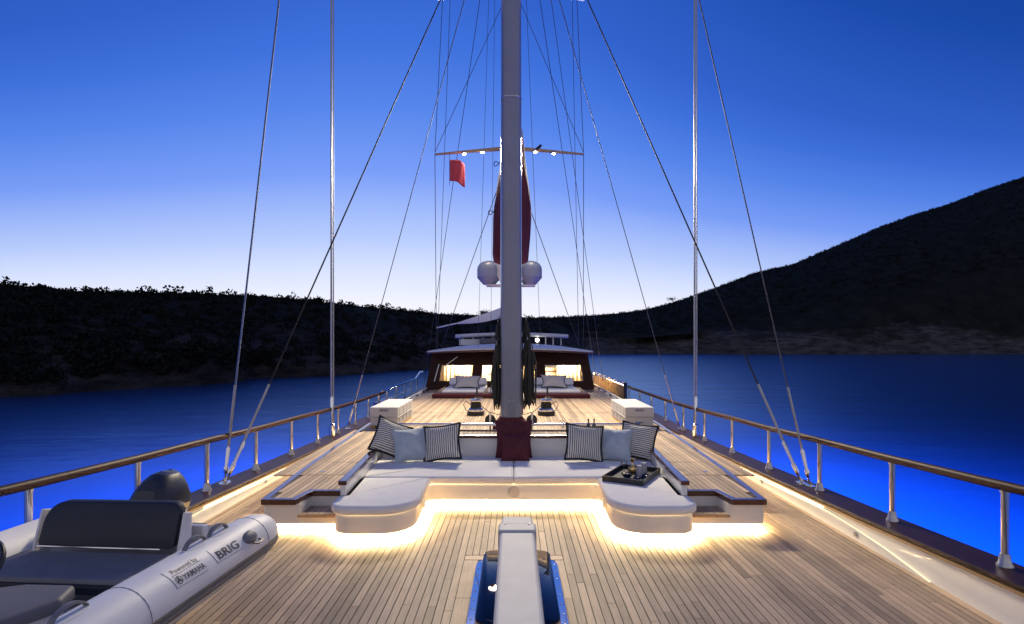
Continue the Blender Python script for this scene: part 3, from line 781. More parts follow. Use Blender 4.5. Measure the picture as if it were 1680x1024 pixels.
cushion('scatter_cushion', 'larger dark red cushion leaning upright before the mast', 'burgundy', 'burgundy', .60, .62, .22, .0, 9.26, .42, 8, 0, 0, 7, G1, .008)
cushion('scatter_cushion', 'smaller dark red cushion propped against the larger red one', 'burgundy', 'burgundy', .45, .46, .20, .02, 9.06, .42, 20, 0, 3, 8, G1, .008)

# ------------------------------------------------------------------ tray with drinks
tz = .4225
tr = thing('serving_tray', 'black rectangular serving tray on the right arm of the sofa', 'tray', (1.655, 7.93, tz), R(-29))
b = MB(); b.box((-.27, -.42, 0), (.27, .42, .012)); b.build('bottom', 'black_plastic', tr)
for a, c in (((-.285, -.435, 0), (.285, -.42, .072)), ((-.285, .42, 0), (.285, .435, .072)), ((-.285, -.42, 0), (-.27, .42, .072)), ((.27, -.42, 0), (.285, .42, .072))):
    b = MB(); b.box(a, c); b.build('side', 'black_plastic', tr, bevel=.003)
def on_tray(lx, ly):
    a = R(-29); return (1.655 + lx * math.cos(a) - ly * math.sin(a), 7.93 + lx * math.sin(a) + ly * math.cos(a), tz + .0122)
def lathe_thing(name, label, cat, loc, parts, n=20):
    th = thing(name, label, cat, loc)
    for nm, prof, mat in parts:
        b = MB(); b.lathe(prof, (0, 0, 0), n); b.build(nm, mat, th, True, angle=50)
    return th
lathe_thing('wine_glass', 'clear stemmed wine glass at the left of the tray', 'glass', on_tray(-.12, .02), [('bowl', [(.006, .085), (.034, .10), (.044, .135), (.040, .185), (.038, .185), (.042, .135), (.032, .103), (.004, .09)], 'drink_glass'), ('stem', [(.036, 0), (.034, .004), (.006, .01), (.005, .088)], 'drink_glass')])
lathe_thing('brass_decanter', 'shiny brass decanter with cup-shaped stopper at the back of the tray', 'decanter', on_tray(-.06, .20), [('body', [(.05, 0), (.06, .02), (.06, .07), (.03, .10), (.014, .12), (.014, .15)], 'brass'), ('stopper', [(.012, .15), (.02, .16), (.034, .185), (.036, .20), (.0, .20)], 'brass')])
bw = lathe_thing('fruit_bowl', 'small glass bowl of dark fruit in the middle of the tray', 'bowl', on_tray(-.03, -.14), [('bowl', [(.03, 0), (.045, .005), (.075, .04), (.08, .055), (.076, .055), (.07, .042), (.04, .01), (.0, .008)], 'drink_glass')])
for k in range(7):
    a = k * .9; b = MB(); r0 = .024; b.lathe([(.002, -r0), (r0 * .7, -r0 * .7), (r0, 0), (r0 * .7, r0 * .7), (.002, r0)], (.035 * math.cos(a) * (k > 0), .035 * math.sin(a) * (k > 0), .045 + .02 * (k == 0)), 10); b.build('fruit', 'dark_fruit', bw, True)
cup = [(.045, 0), (.045, .004), (.036, .15), (.033, .155), (.0, .155)]
lathe_thing('ceramic_tumbler', 'tall grey upturned tumbler nearer the front of the tray', 'tumbler', on_tray(.09, .04), [('body', [(.046, 0), (.046, .005), (.038, .14), (.034, .146), (.0, .146)], 'ceramic_grey')])
lathe_thing('ceramic_tumbler', 'tall grey upturned tumbler at the far back corner of the tray', 'tumbler', on_tray(.10, .22), [('body', [(.05, 0), (.05, .005), (.04, .145), (.035, .152), (.0, .152)], 'ceramic_grey')])
for lb, p in (('dark blue glazed candle holder at the front of the tray', (.12, -.18)), ('dark blue glazed candle holder beside the front tumbler', (.19, -.03))):
    lathe_thing('candle_holder', lb, 'candle holder', on_tray(*p), [('cup', [(.03, 0), (.042, .004), (.046, .03), (.04, .036), (.034, .03), (.0, .02)], 'blue_glaze'), ('wick_pin', [(.007, .02), (.006, .075), (.002, .08)], 'blue_glaze')])
nb = on_tray(-.02, -.30)
b = MB(); b.box((-.1, -.05, 0), (.1, .05, .012)); o = b.build('folded_napkin', 'linen', None, bevel=.005); o.location = nb; o.rotation_euler = (0, 0, R(-20)); tag(o, 'folded napkin lying at the near edge of the tray', 'napkin')
for lb, x, y in (('dark bottle on the ledge behind the right striped cushion, left of the pair', 1.29, 9.8), ('dark bottle on the ledge behind the right blue-grey cushion, right of the pair', 1.39, 9.82)):
    lathe_thing('small_bottle', lb, 'bottle', (x, y, .7285), [('glass', [(.032, 0), (.034, .01), (.034, .14), (.012, .18), (.011, .21)], 'cowl_paint'), ('cap', [(.013, .211), (.013, .255), (.0, .257)], 'black_plastic'), ('label', [(.0345, .03), (.0348, .031), (.0348, .11), (.0345, .111)], 'label_paper')])

# ------------------------------------------------------------------ deck boxes
def deck_box(x0, x1, y0, y1, label, near_hinge):
    z0 = ZR + .05; cx_ = (x0 + x1) / 2
    th = thing('deck_locker', label, 'locker', (cx_, y0, ZR), 0, 'white deck lockers'); w = (x1 - x0) / 2; L = y1 - y0
    b = MB(); b.box((-w + .01, .01, .06), (w - .01, L - .01, .245)); b.build('body', 'box_paint', th, bevel=.015)
    b = MB(); b.box((-w, 0, .252), (w, L, .47)); lid = b.build('lid', 'box_paint', th, bevel=.018)
    b = MB(); b.box((-w - .012, -.008, .236), (w + .012, L + .008, .251)); b.build('rim', 'box_paint', th, bevel=.004)
    for sx in (-1, 1):
        b = MB(); b.box((sx * (w - .06) - .04, .06, 0), (sx * (w - .06) + .04, L - .06, .062)); b.build('runner', 'amber_teak', th)
    for k in range(4):
        b = MB(); b.box((near_hinge * (w - .001), .2 + .42 * k, .1), (near_hinge * (w + .008), .24 + .42 * k, .225)); b.build('rib', 'box_paint', th, bevel=.003)
        b = MB(); b.box((near_hinge * (w - .001), .2 + .42 * k, .27), (near_hinge * (w + .006), .24 + .42 * k, .44)); b.build('rib', 'box_paint', lid, bevel=.003)
    vs, fs = text_mesh('HHO', .085, offset=.002, spacing=1.05)
    mx_ = max(v.x for v in vs); b = MB(); b.add([(v.x - mx_ / 2, -.0045, .375 + v.y) for v in vs], fs); b.build('lettering', 'blue_ink', th)
    b = MB(); b.lathe([(.018, 0), (.018, .01), (.0, .014)], (0, 0, 0), 12, 'y'); b.xf(Matrix.Translation((-w * .22, .01, .13)) @ Matrix.Diagonal((1, -1, 1, 1))); b.build('latch', 'black_plastic', th, True)
    b = MB(); b.box((-w * .12, -.003, .12), (w * .22, .012, .14)); b.build('latch_plate', 'blue_ink', th, bevel=.002)
deck_box(-3.18, -2.56, 12.5, 14.35, 'white moulded deck locker behind the left scatter cushions', 1)
deck_box(2.46, 3.09, 12.5, 14.35, 'white moulded deck locker behind the right scatter cushions', -1)

# ------------------------------------------------------------------ masts and sails
MX, MY = -.055, 11.5
def mast_ring(cx_, cy_, z, hw, hd, n=28, p=3.2):
    out = []
    for k in range(n):
        a = 2 * math.pi * k / n; c, s_ = math.cos(a), math.sin(a)
        out.append((cx_ + hw * math.copysign(abs(c) ** (2 / p), c), cy_ + hd * math.copysign(abs(s_) ** (2 / p), s_), z))
    return out
fm = thing('front_mast', 'tall grey-white front mast rising from the sofa back', 'mast', (0, 0, 0))
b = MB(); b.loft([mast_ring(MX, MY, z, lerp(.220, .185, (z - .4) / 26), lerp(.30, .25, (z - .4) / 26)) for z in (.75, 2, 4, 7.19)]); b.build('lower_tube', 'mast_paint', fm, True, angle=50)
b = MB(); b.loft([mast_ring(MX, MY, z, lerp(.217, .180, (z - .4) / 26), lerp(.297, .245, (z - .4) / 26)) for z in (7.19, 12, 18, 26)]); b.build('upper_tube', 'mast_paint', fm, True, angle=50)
b = MB(); b.loft([mast_ring(MX, MY, z, lerp(.220, .185, .262) + e, .29 + e) for z, e in ((7.165, .001), (7.17, .005), (7.2, .005), (7.205, .001))]); b.build('collar', 'dull_steel', fm, True)
b = MB(); b.loft([mast_ring(MX, MY, z, w, d) for z, w, d in ((.40, .40, .46), (.60, .375, .44), (.72, .30, .36), (.80, .232, .305), (.82, .232, .305))]); b.build('mast_boot', 'burgundy', fm, True, angle=60)
for k, (dx, dz) in enumerate(((-.03, 1.15), (.04, 1.15))):
    b = MB(); b.lathe([(.012, 0), (.012, .006), (.0, .01)], (0, 0, 0), 8, 'y'); b.xf(Matrix.Translation((MX + dx, MY - .298, dz)) @ Matrix.Diagonal((1, -1, 1, 1))); b.build('bolt', 'dull_steel', fm, True)
b = MB(); b.box((MX + .205, MY - .12, .85), (MX + .245, MY + .02, 1.75)); b.build('cable_channel', 'mast_paint', fm, bevel=.008)
for sx in (-1, 1):
    b = MB(); b.tube([(MX + sx * .15, MY, 9.42), (MX + sx * .8, MY, 9.38), (MX + sx * 1.5, MY, 9.3)], [.09, .075, .05], 10); b.build('spreader', 'white_paint', fm, True)

MMX, MMY = -.11, 19.55
mm = thing('main_mast', 'aft mast hidden behind the front mast carrying the lit crosstree', 'mast')
b = MB(); b.loft([mast_ring(MMX, MMY, z, .13, .16) for z in (.4, 8, 20)]); b.build('tube', 'mast_paint', mm, True, angle=50)
sl = thing('crosstree', 'long crosstree with four lit floodlights high on the aft mast', 'crosstree')
KY = 19.2
def cz_(x): return 2.3 + .3435 * KY - abs(x + .12) * .088
for (xa, xb_) in ((-2.68, -.06), (2.37, -.15)):
    b = MB(); for_ = [(xa, KY, cz_(xa), .035), (lerp(xa, xb_, .5), KY, cz_(lerp(xa, xb_, .5)), .05), (xb_, KY, cz_(xb_), .07)]
    b.loft([[(x, y - h_, z - h_ * .9), (x, y + h_, z - h_ * .9), (x, y + h_ * .8, z + h_ * .9), (x, y - h_ * .8, z + h_ * .9)] for x, y, z, h_ in for_]); b.build('arm', 'light_wood', sl, bevel=.015)
lamps = []
for x in (-1.675, -1.055, .725, 1.345):
    z = cz_(x) - .10
    b = MB(); b.lathe([(.0, .0), (.04, .0), (.055, -.04), (.058, -.07), (.056, -.072)], (x, KY - .06, z + .08), 14); fl = b.build('floodlight', 'dull_steel', sl, True)
    b = MB(); b.lathe([(.001, -.04), (.04, -.028), (.053, 0), (.04, .012), (.001, .014)], (x, KY - .07, z + .01), 14); b.build('lens', 'lamp_glow', fl, True)
    lamps.append((x, KY - .12, z - .10))
for x, y, z in lamps:
    ld = bpy.data.lights.new('floodlight_beam', 'SPOT'); ld.energy = LAMP_W; ld.color = (1.0, .85, .60); ld.spot_size = R(146); ld.spot_blend = 1.0; ld.shadow_soft_size = .6
    lo = bpy.data.objects.new('floodlight_beam', ld); COL.objects.link(lo); lo.location = (x, y, z)
    d = Vector((x * .4, 4.5, 0)) - Vector((x, y, z)); lo.rotation_euler = d.to_track_quat('-Z', 'Y').to_euler()
b = MB(); b.tube([at(880, 246, KY), at(888, 238, KY)], [.06, .04], 10); o = b.build('antenna_stub', 'dark_wire', None, True); tag(o, 'stubby black antenna tilted on top of the right crosstree arm', 'antenna')

# satellite domes on Y bracket
DY = 19.9
def dome(x, label):
    z = EYE + (CY - 467) * DY / F; q = DY / 27
    th = thing('satellite_dome', label, 'dome', (x, DY, z), 0, 'satellite domes on the aft mast')
    b = MB(); b.lathe([(r_ * q, h_ * q) for r_, h_ in ((.30, 0), (.34, .06), (.36, .08), (.56, .30), (.575, .34))], (0, 0, 0), 28); b.build('base', 'dome_white', th, True)
    b = MB(); b.lathe([(r_ * q, h_ * q) for r_, h_ in ((.575, .34), (.575, .70), (.55, .84), (.47, .97), (.34, 1.06), (.18, 1.11), (.01, 1.125))], (0, 0, 0), 28); b.build('shell', 'dome_white', th, True, angle=80)
    return th
dome(-.865, 'white satellite dome to the left of the front mast'); dome(.565, 'white satellite dome to the right of the front mast')
br = thing('dome_bracket', 'white forked bracket holding the two satellite domes', 'bracket')
for sx in (-1, 1):
    b = MB(); P = [(MMX + sx * .21, 3.55), (MMX + sx * .30, 4.25), (MMX + sx * .68, 5.04), (MMX + sx * .40, 5.08), (MMX + sx * .1, 4.75), (MMX + sx * .1, 3.55)]
    b.loft([[(x, DY - .3, z) for x, z in P], [(x, DY - .18, z) for x, z in P]]); b.build('fork_arm', 'white_paint', br, bevel=.015)
    b = MB(); b.box((MMX + sx * .14 if sx > 0 else MMX - .86, DY - .2, 4.265), (MMX + .86 if sx > 0 else MMX - .14, DY + .25, 4.325)); b.build('shelf', 'white_paint', br, bevel=.01)

# furled sail bundle behind the front mast
sb = thing('furled_sail', 'dark red furled sail bundle hanging behind the front mast', 'sail')
prof = [(438, 838, 845, .10), (432, 822, 856, .5), (426, 809, 867, .85), (415, 807.5, 868, 1.0), (390, 808, 869, 1.0), (360, 809.5, 871.5, 1.0), (340, 811, 872, .95), (315, 813.5, 869.5, .9), (290, 817, 866, .8), (265, 821, 863, .65), (245, 826, 861, .5), (228, 832, 859.5, .35), (212, 845, 857.5, .2), (204, 852, 856, .06)]
rings = []
for j, (py, xl, xr, dd) in enumerate(prof):
    Y = 13.3; z = EYE + (CY - py) * Y / F; a = (xl - CX) * Y / F; c = (xr - CX) * Y / F; ring = []
    for k in range(40):
        th_ = 2 * math.pi * k / 40; wv = 1 + .05 * math.sin(5 * th_ + j * .7) + .035 * math.sin(11 * th_ + j * 1.3)
        ring.append(((a + c) / 2 + (c - a) / 2 * math.cos(th_) * (wv if 0.2 < abs(math.sin(th_)) else 1), Y + dd * .9 * math.sin(th_) * wv + .2, z))
    rings.append(ring)
b = MB(); b.loft(rings); b.build('cover', 'burgundy_sail', sb, True, angle=80)
for py, xl in ((268, 817), (348, 808)):
    p = at(xl, py, 12.6); b = MB(); b.tube([(p.x + .09 * math.cos(a) , p.y + .07 * math.sin(a), p.z + .035 * math.sin(2 * a) + .02 * math.cos(a)) for a in [k * .42 for k in range(30)]], .009, 5); b.build('sail_tie', 'dark_wire', sb, True)
bo = thing('sail_boom', 'white boom under the furled sail pointing aft behind the mast', 'boom')
b = MB(); b.tube([(MX, 12.0, 3.95), (MX, 19, 4.1)], .12, 14); b.build('spar', 'mast_paint', bo, True)

# flag under the left crosstree arm
fp = at(738, 262, 19.0)
fg = thing('flag', 'small red flag flying below the left crosstree arm', 'flag', tuple(fp))
rows = []
for i in range(13):
    v_ = i / 12; rows.append([(u * .50 , .07 * math.sin(u * 7 + v_ * 1.5) * u, -v_ * .72 - .1 * u + .10 * u * math.sin(u * 4 + v_)) for u in [k / 16 for k in range(17)]])
b = MB(); b.grid(rows); b.build('cloth', 'flag_red', fg, True, solid=.004)
b = MB(); b.tube([(-.01, 0, .25), (-.012, 0, -.85)], .008, 5); b.build('hoist_line', 'dark_wire', fg)

# ------------------------------------------------------------------ standing rigging: every wire is a thing
def wire(name, label, cat, p, q, r, mat, grp, fit=None):
    th = thing(name, label, cat, tuple(p), 0, grp); d = Vector(q) - Vector(p)
    b = MB(); b.tube([(0, 0, 0), d], r, 6); b.build('wire', mat, th, True)
    if fit:
        u = d.normalized(); L = fit
        b = MB(); b.tube([u * .02, u * .12, u * .14, u * (L * .45), u * (L * .5), u * L, u * (L + .05)], [.018, .018, .032, .034, .022, .030, .012], 10); tb = b.build('turnbuckle', 'steel', th, True)
        b = MB(); b.tube([u * (L + .04), u * (L + .95)], r + .008, 8); b.build('swage_sleeve', 'pole_steel', tb, True)
        b = MB(); b.box((-.05, -.09, -.005), (.05, .09, .012)); b.box((-.008, -.03, .01), (.008, .03, .07)); b.build('chainplate', 'steel', th, bevel=.003)
    return th
SH = 'mast shrouds and stays'
for sx, s_ in ((-1, 'left'), (1, 'right')):
    cz = interp(8.3, CAPZ)
    wire('shroud', 'thick dark shroud from the forward %s chainplate to the front mast spreader' % s_, 'shroud', (sx * 4.26, 8.38 if sx > 0 else 8.36, cz + .0), (sx * 1.47 + (-.0), 11.5, 9.3), .0125, 'dark_wire', SH, .62)
    wire('shroud', 'thinner outer stay rising steeply from the forward %s chainplate' % s_, 'stay', (sx * 4.30, 8.22 if sx > 0 else 8.42, cz + .0), (MX + sx * .1, 11.5, 25.5) if sx > 0 else tuple(at(467, -80, 8.9)),   .0095 if sx > 0 else .014, 'wire' if sx > 0 else 'blue_rope', SH, .5)
    th = wire('shroud', 'slanting shroud just aft of the %s vertical pole' % s_, 'shroud', (sx * 4.24, 14.45, .10), (MX + sx * .12, 11.5, 12.3), .0095, 'wire', SH, .55)
    x0 = 4.23
    vp = thing('steel_pole', 'upright polished steel pole standing on the %s bulwark cap' % s_, 'pole', (sx * x0, 13.2, .10), 0, 'upright steel poles')
    b = MB(); b.tube([(-.02, 0, .1), (-.02, 0, 11)], .022, 10); b.tube([(.03, 0, .1), (.03, 0, 11)], .014, 8); b.build('tubes', 'pole_steel', vp, True)
    b = MB(); b.tube([(0, 0, 0), (0, 0, .28), (0, 0, .32), (0, 0, .9), (0, 0, .95)], [.07, .075, .03, .05, .03], 12); b.build('foot_fitting', 'steel', vp, True)
    b = MB(); b.tube([(-.02, 0, 11), (sx * -4.1, -1.5, 20)], .012, 6); b.build('top_stay', 'wire', vp)
FAR = 'thin aft mast wires'
def far(label, a, c, Ya, Yc, r=.011): wire('aft_wire', label, 'wire', at(*a, Ya), at(*c, Yc), r, 'wire', FAR)
far('thin wire hanging from the left tip of the crosstree to the deckhouse corner', (713.5, 252, )[:2], (716, 575), 19.2, 23.0)
far('thin wire from the right tip of the crosstree down to the deckhouse roof', (957.5, 252), (957, 575), 19.2, 23.0)
far('thin wire rising from the left crosstree tip to above the picture', (713.5, 251), (729, -60), 19.2, 19.6)
far('thin wire rising from the right crosstree tip to above the picture', (957.5, 251), (944, -60), 19.2, 19.6)
far('diagonal wire from the left crosstree tip up towards the front mast', (713.5, 250), (828, 0), 19.2, 19.6, .010)
far('diagonal wire from the right crosstree tip up towards the front mast', (957.5, 250), (852, 0), 19.2, 19.6, .010)
far('wire crossing just inside the left crosstree tip', (740, -40), (717.5, 574), 19.6, 23.4, .010)
far('long wire slanting down left past the flag to the left railing', (793, -40), (695, 634), 19.6, 25.6, .012)
far('wire crossing just inside the right crosstree tip', (938, -40), (949.5, 574), 19.6, 23.4, .010)
far('long wire slanting down right past the floodlights to the gangway', (880, -40), (977, 618), 19.6, 28, .012)
far('second long wire slanting down right to the gangway head', (899, -40), (989, 624), 19.6, 26, .011)
far('short stay from the sail down left to the deckhouse', (818, 305), (722, 576), 16, 23.2, .012)
far('short stay from the sail down right to the deckhouse', (872, 350), (953, 575), 16, 23.2, .012)
far('faint upright wire between the left crosstree lights', (803, -40), (784, 571), 20, 23.6, .008)
far('faint upright wire close on the left of the front mast', (812, -40), (805, 570), 20, 23.6, .008)
far('faint upright wire close on the right of the front mast', (862, -40), (887, 570), 20, 23.6, .009)

# ------------------------------------------------------------------ rope coils and blocks at the mast foot
def coil(x, y, ztop, zbot, n, seed, label, spread=.05):
    r = random.Random(seed); th = thing('rope_coil', label, 'rope', (x, y, ztop), 0, 'dark rope coils hung on the front mast'); b = MB()
    for k in range(n):
        ox, oy = r.gauss(0, spread), r.gauss(0, spread * 1.2); w = r.uniform(.02, .06); L = (ztop - zbot) * r.uniform(.8, 1.0); ang = r.uniform(0, 3.14)
        pts = []
        for q in range(15):
            a = 2 * math.pi * q / 14; s_ = math.sin(a - math.pi / 2)
            zz = -L / 2 + L / 2 * math.cos(a); ww = w * math.sin(a) * (.6 + .4 * (1 - math.cos(a)) / 2)
            pts.append((ox * (.35 + .65 * min(1, -zz / .4)) + ww * math.cos(ang) + r.gauss(0, .004), oy * (.35 + .65 * min(1, -zz / .4)) + ww * math.sin(ang), zz))
        b.tube(pts, .011, 5, cap=False)
    b.build('loops', 'rope_dark', th, True, angle=180)
    b = MB()
    for q in range(4):
        zz = -.25 - .035 * q
        b.tube([((spread + .03) * math.cos(a), (spread + .035) * math.sin(a), zz + .006 * a) for a in [k * .6 for k in range(12)]], .012, 5)
    b.build('wrapping', 'rope_dark', th, True, angle=180)
    b = MB(); b.tube([(0, 0, -.02), (0, 0, .08), (-.05 * (1 if x > 0 else -1), 0, .12)], .01, 6); b.build('hook', 'dull_steel', th)
lab = ['topmost ropes bundled on the left face of the mast', 'long dark rope coil hanging low on the left of the mast', 'dark rope coil tucked behind the left one', 'topmost ropes bundled on the right face of the mast', 'long dark rope coil hanging low on the right of the mast', 'outermost dark rope coil on the right of the mast']
coil(MX - .265, 11.42, 2.72, 1.75, 10, 1, lab[0], .03); coil(MX - .285, 11.38, 2.25, .95, 18, 2, lab[1], .045); coil(MX - .32, 11.55, 2.0, 1.0, 12, 3, lab[2], .04)
coil(MX + .30, 11.45, 2.75, 1.75, 12, 4, lab[3], .04); coil(MX + .33, 11.40, 2.35, .95, 20, 5, lab[4], .055); coil(MX + .40, 11.52, 2.1, 1.0, 14, 6, lab[5], .045)
for sx, s_ in ((-1, 'left'), (1, 'right')):
    th = thing('pulley_block', 'black and steel pulley block at the %s foot of the mast' % s_, 'pulley', (MX + sx * .42, 11.4, .62), 0, 'pulley blocks')
    b = MB(); b.lathe([(.0, -.02), (.10, -.02), (.11, -.008), (.09, 0), (.11, .008), (.10, .02), (.0, .02)], (0, 0, .12), 20, 'y'); b.build('sheave', 'black_plastic', th, True)
    b = MB(); b.box((-.02, -.035, .0), (.02, -.024, .26)); b.box((-.02, .024, .0), (.02, .035, .26)); b.tube([(0, -.04, .12), (0, .04, .12)], .02, 10); b.build('cheek', 'steel', th)
    b = MB(); b.tube([(0, 0, .0), (0, 0, -.2)], .02, 8); b.build('shackle', 'dull_steel', th)

# ------------------------------------------------------------------ winches
def winch(x, y, label, seed):
    th = thing('deck_winch', label, 'winch', (x, y, ZR), 0, 'chrome deck winches')
    b = MB(); b.prism([(p.x, p.y) for p in rounded([(-.22, -.2, .06), (.22, -.2, .06), (.22, .2, .06), (-.22, .2, .06)])], 0, .10); b.build('plinth', 'black_plastic', th, bevel=.01)
    b = MB(); b.lathe([(.20, .10), (.20, .14), (.175, .175), (.14, .19)], (0, 0, 0), 24); b.build('skirt', 'steel', th, True, angle=30)
    b = MB(); b.lathe([(.14, .19), (.125, .24), (.12, .29), (.135, .34), (.14, .35)], (0, 0, 0), 24); dr = b.build('drum', 'black_plastic', th, True, angle=30)
    b = MB(); b.tube([(.136 * math.cos(a), .136 * math.sin(a), .20 + .0045 * a * 1.1) for a in [k * .4 for k in range(58)]], .011, 6); b.build('rope_turns', 'rope_dark', dr, True)
    b = MB(); b.lathe([(.14, .35), (.165, .36), (.17, .385), (.16, .40), (.10, .415), (.045, .42), (.045, .45), (.0, .455)], (0, 0, 0), 24); b.build('crown', 'steel', th, True, angle=30)
    b = MB(); b.box((-.02, -.02, .44), (.19, .02, .465)); b.build('handle_arm', 'black_plastic', th, bevel=.006)
    b = MB(); b.tube([(.03, 0, .455), (.03, 0, .52), (.03, 0, .73)], [.018, .026, .024], 10); b.build('handle_grip', 'black_plastic', th, True)
    r = random.Random(seed); s_ = 1 if x < 0 else -1
    b = MB(); b.tube([(.14 * s_, 0, .24), (.35 * s_, -.2, .1), (.6 * s_, -.9, .12), (.75 * s_, -2.0, .3)], .010, 6); b.tube([(-.14 * s_, 0, .27), (-.26 * s_, .0, .36), (-.32 * s_, 0, .26), (-.24 * s_, -.06, .12), (-.1 * s_, -.15, .1)], .010, 6); b.build('tail_line', 'rope_dark', th, True)
winch(-1.0, 14.9, 'chrome deck winch with upright black handle left of the mast', 1); winch(.85, 14.9, 'chrome deck winch with upright black handle right of the mast', 2)

# ------------------------------------------------------------------ sun pads
def sunpad(x0, x1, label, mats, px):
    th = thing('sun_pad', label, 'sun pad', ((x0 + x1) / 2, 19.2, ZR), 0, 'sun pads before the deckhouse'); w = (x1 - x0) / 2
    b = MB(); b.box((-w, 0, 0), (w, 3.1, .15)); b.build('base_mat', 'burgundy', th, bevel=.04, seg=3)
    for a, c in mats:
        soft_slab(rounded([(a, .28, .05), (c, .28, .05), (c, 2.95, .05), (a, 2.95, .05)], 4), .152, .24, .035).build('mattress', 'white_cloth', th, True, angle=70)
        b = MB(); b.box((a + .02, 2.45, .243), (c - .02, 2.92, .52), rot=(R(-12), 0, 0)); b.build('headrest', 'white_cloth', th, bevel=.06, seg=3)
sunpad(-2.78, -.60, 'left burgundy sun pad with white mattresses before the deckhouse', [(-.80, .66), (.80, 1.06)], 0)
sunpad(.45, 2.60, 'right burgundy sun pad with white mattress before the deckhouse', [(-.90, .78)], 0)
cushion('pad_pillow', 'big pale linen pillow on the left sun pad', 'linen', 'black_fabric', .98, .66, .36, -1.70, 20.75, ZR + .24, 48, 0, -4, 11, 'pillows on the sun pads', .02, .2)
cushion('pad_pillow', 'big pale linen pillow on the right sun pad', 'linen', 'black_fabric', .98, .66, .36, 1.46, 20.75, ZR + .24, 48, 4, 8, 12, 'pillows on the sun pads', .02, .2)

# ------------------------------------------------------------------ deckhouse
dh = thing('deckhouse', 'dark mahogany deckhouse with lit windows and pale roof', 'deckhouse', (0, 0, 0))
X0 = -.15
def wallp(x, z, d=0.0):
    """point on the raked front wall"""
    return (X0 + x * lerp(1.0, .92, (z - .4) / 1.6), 22.75 + (z - .4) * .3 + d, z)
WX = [-3.42, -2.93, -1.56, -1.20, -.12, .52, 1.12, 1.46, 3.04, 3.40]
ZB, ZL, ZH, ZT = .40, .72, 1.40, 1.96
def wpiece(xa, xb_, za, zb, name, mat, d0=0, d1=.09, par=None, bev=0):
    b = MB(); b.loft([[wallp(xa, za, d0), wallp(xb_, za, d0), wallp(xb_, zb, d0), wallp(xa, zb, d0)], [wallp(xa, za, d1), wallp(xb_, za, d1), wallp(xb_, zb, d1), wallp(xa, zb, d1)]])
    return b.build(name, mat, par or dh, bevel=bev)
wpiece(-3.42, 3.40, ZB, ZL, 'wall_panel', 'mahogany_wall'); wpiece(-3.42, 3.40, ZH, ZT, 'wall_panel', 'mahogany_wall')
for a, c in ((-3.42, -2.93), (-1.56, -1.20), (-.12, .52), (1.12, 1.46), (3.04, 3.40)): wpiece(a, c, ZL, ZH, 'wall_panel', 'mahogany_wall', .0, .088)
for a, c, rb in ((-2.93, -1.56, -1.62), (-1.20, -.12, -.2), (.52, 1.12, 1.0), (1.46, 3.04, 2.9)):
    wd = wpiece(a + .012, c - .012, ZL + .012, ZH - .012, 'window', 'window_glass', .045, .052)
    for (p, q, r_, s_) in ((a, c, ZL, ZL + .03), (a, c, ZH - .03, ZH), (a, a + .03, ZL + .03, ZH - .03), (c - .03, c, ZL + .03, ZH - .03)):
        wpiece(p + .001, q - .001, r_ + .001, s_ - .001, 'frame', 'black_plastic', -.012, .03, wd)
for a, c in (((-3.10, .74), (-3.04, 1.42)), ((2.98, .78), (2.86, 1.36))):
    b = MB(); p = wallp(a[0], a[1], -.04); q = wallp(c[0], c[1], -.04); b.tube([p, q], .022, 8); b.build('wiper', 'light_wood' if a[0] > 0 else 'white_paint', dh, True)
b = MB(); b.tube([wallp(-2.86, 1.28, -.06), wallp(-2.3, 1.72, -.06)], .018, 8); b.tube([wallp(-2.86, 1.28, -.05), wallp(-2.9, 1.0, -.03)], .012, 6); b.build('wiper', 'white_paint', dh, True)
# side walls, back, floor, ceiling (cream inside)
for sx in (-1, 1):
    b = MB(); xo, xi = (3.40, 3.33)
    b.loft([[(X0 + sx * xo, 22.86, .4), (X0 + sx * xo, 29, .4), (X0 + sx * xo * .93, 29, 1.96), (X0 + sx * xo * .93, 23.3, 1.96)], [(X0 + sx * xi, 22.86, .4), (X0 + sx * xi, 29, .4), (X0 + sx * xi * .93, 29, 1.96), (X0 + sx * xi * .93, 23.3, 1.96)]]); b.build('side_wall', 'mahogany_wall', dh)
b = MB(); b.box((X0 - 3.2, 25.6, .45), (X0 + 3.2, 25.7, 1.9)); b.build('cabin_wall', 'cream_wall', dh)
b = MB(); b.box((X0 - 3.2, 23.0, .405), (X0 + 3.2, 25.59, .43)); b.build('cabin_floor', 'light_wood', dh)
b = MB(); b.box((X0 - 3.1, 23.4, 1.80), (X0 + 3.1, 25.59, 1.83)); b.build('cabin_ceiling', 'cream_wall', dh)
b = MB(); b.box((X0 - .12, 23.2, .44), (X0 - .02, 25.5, 1.78)); b.build('cabin_partition', 'cream_wall', dh)
for xa, xb_ in ((-3.05, -1.9), (1.9, 3.0)):
    rows = [[(lerp(xa, xb_, u), 24.9 + .05 * math.sin(u * 40), z) for u in [k / 60 for k in range(61)]] for z in (.5, 1.75)]
    b = MB(); b.grid(rows); b.build('curtain', 'curtain', dh, True, solid=.01)
for xa, xb_, za, zb, m in ((-1.1, -.3, .9, .93, 'dark_fruit'), (-1.1, -.3, 1.25, 1.27, 'light_wood'), (.55, 1.0, .85, .88, 'mahogany_wall'), (.55, 1.0, 1.05, 1.08, 'mahogany_wall'), (.55, 1.0, 1.22, 1.24, 'mahogany_wall'), (1.35, 1.85, 1.0, 1.05, 'mahogany_wall'), (1.35, 1.85, 1.2, 1.6, 'black_plastic')):
    b = MB(); b.box((xa, 24.7, za), (xb_, 25.0, zb)); b.build('shelf', m, dh)
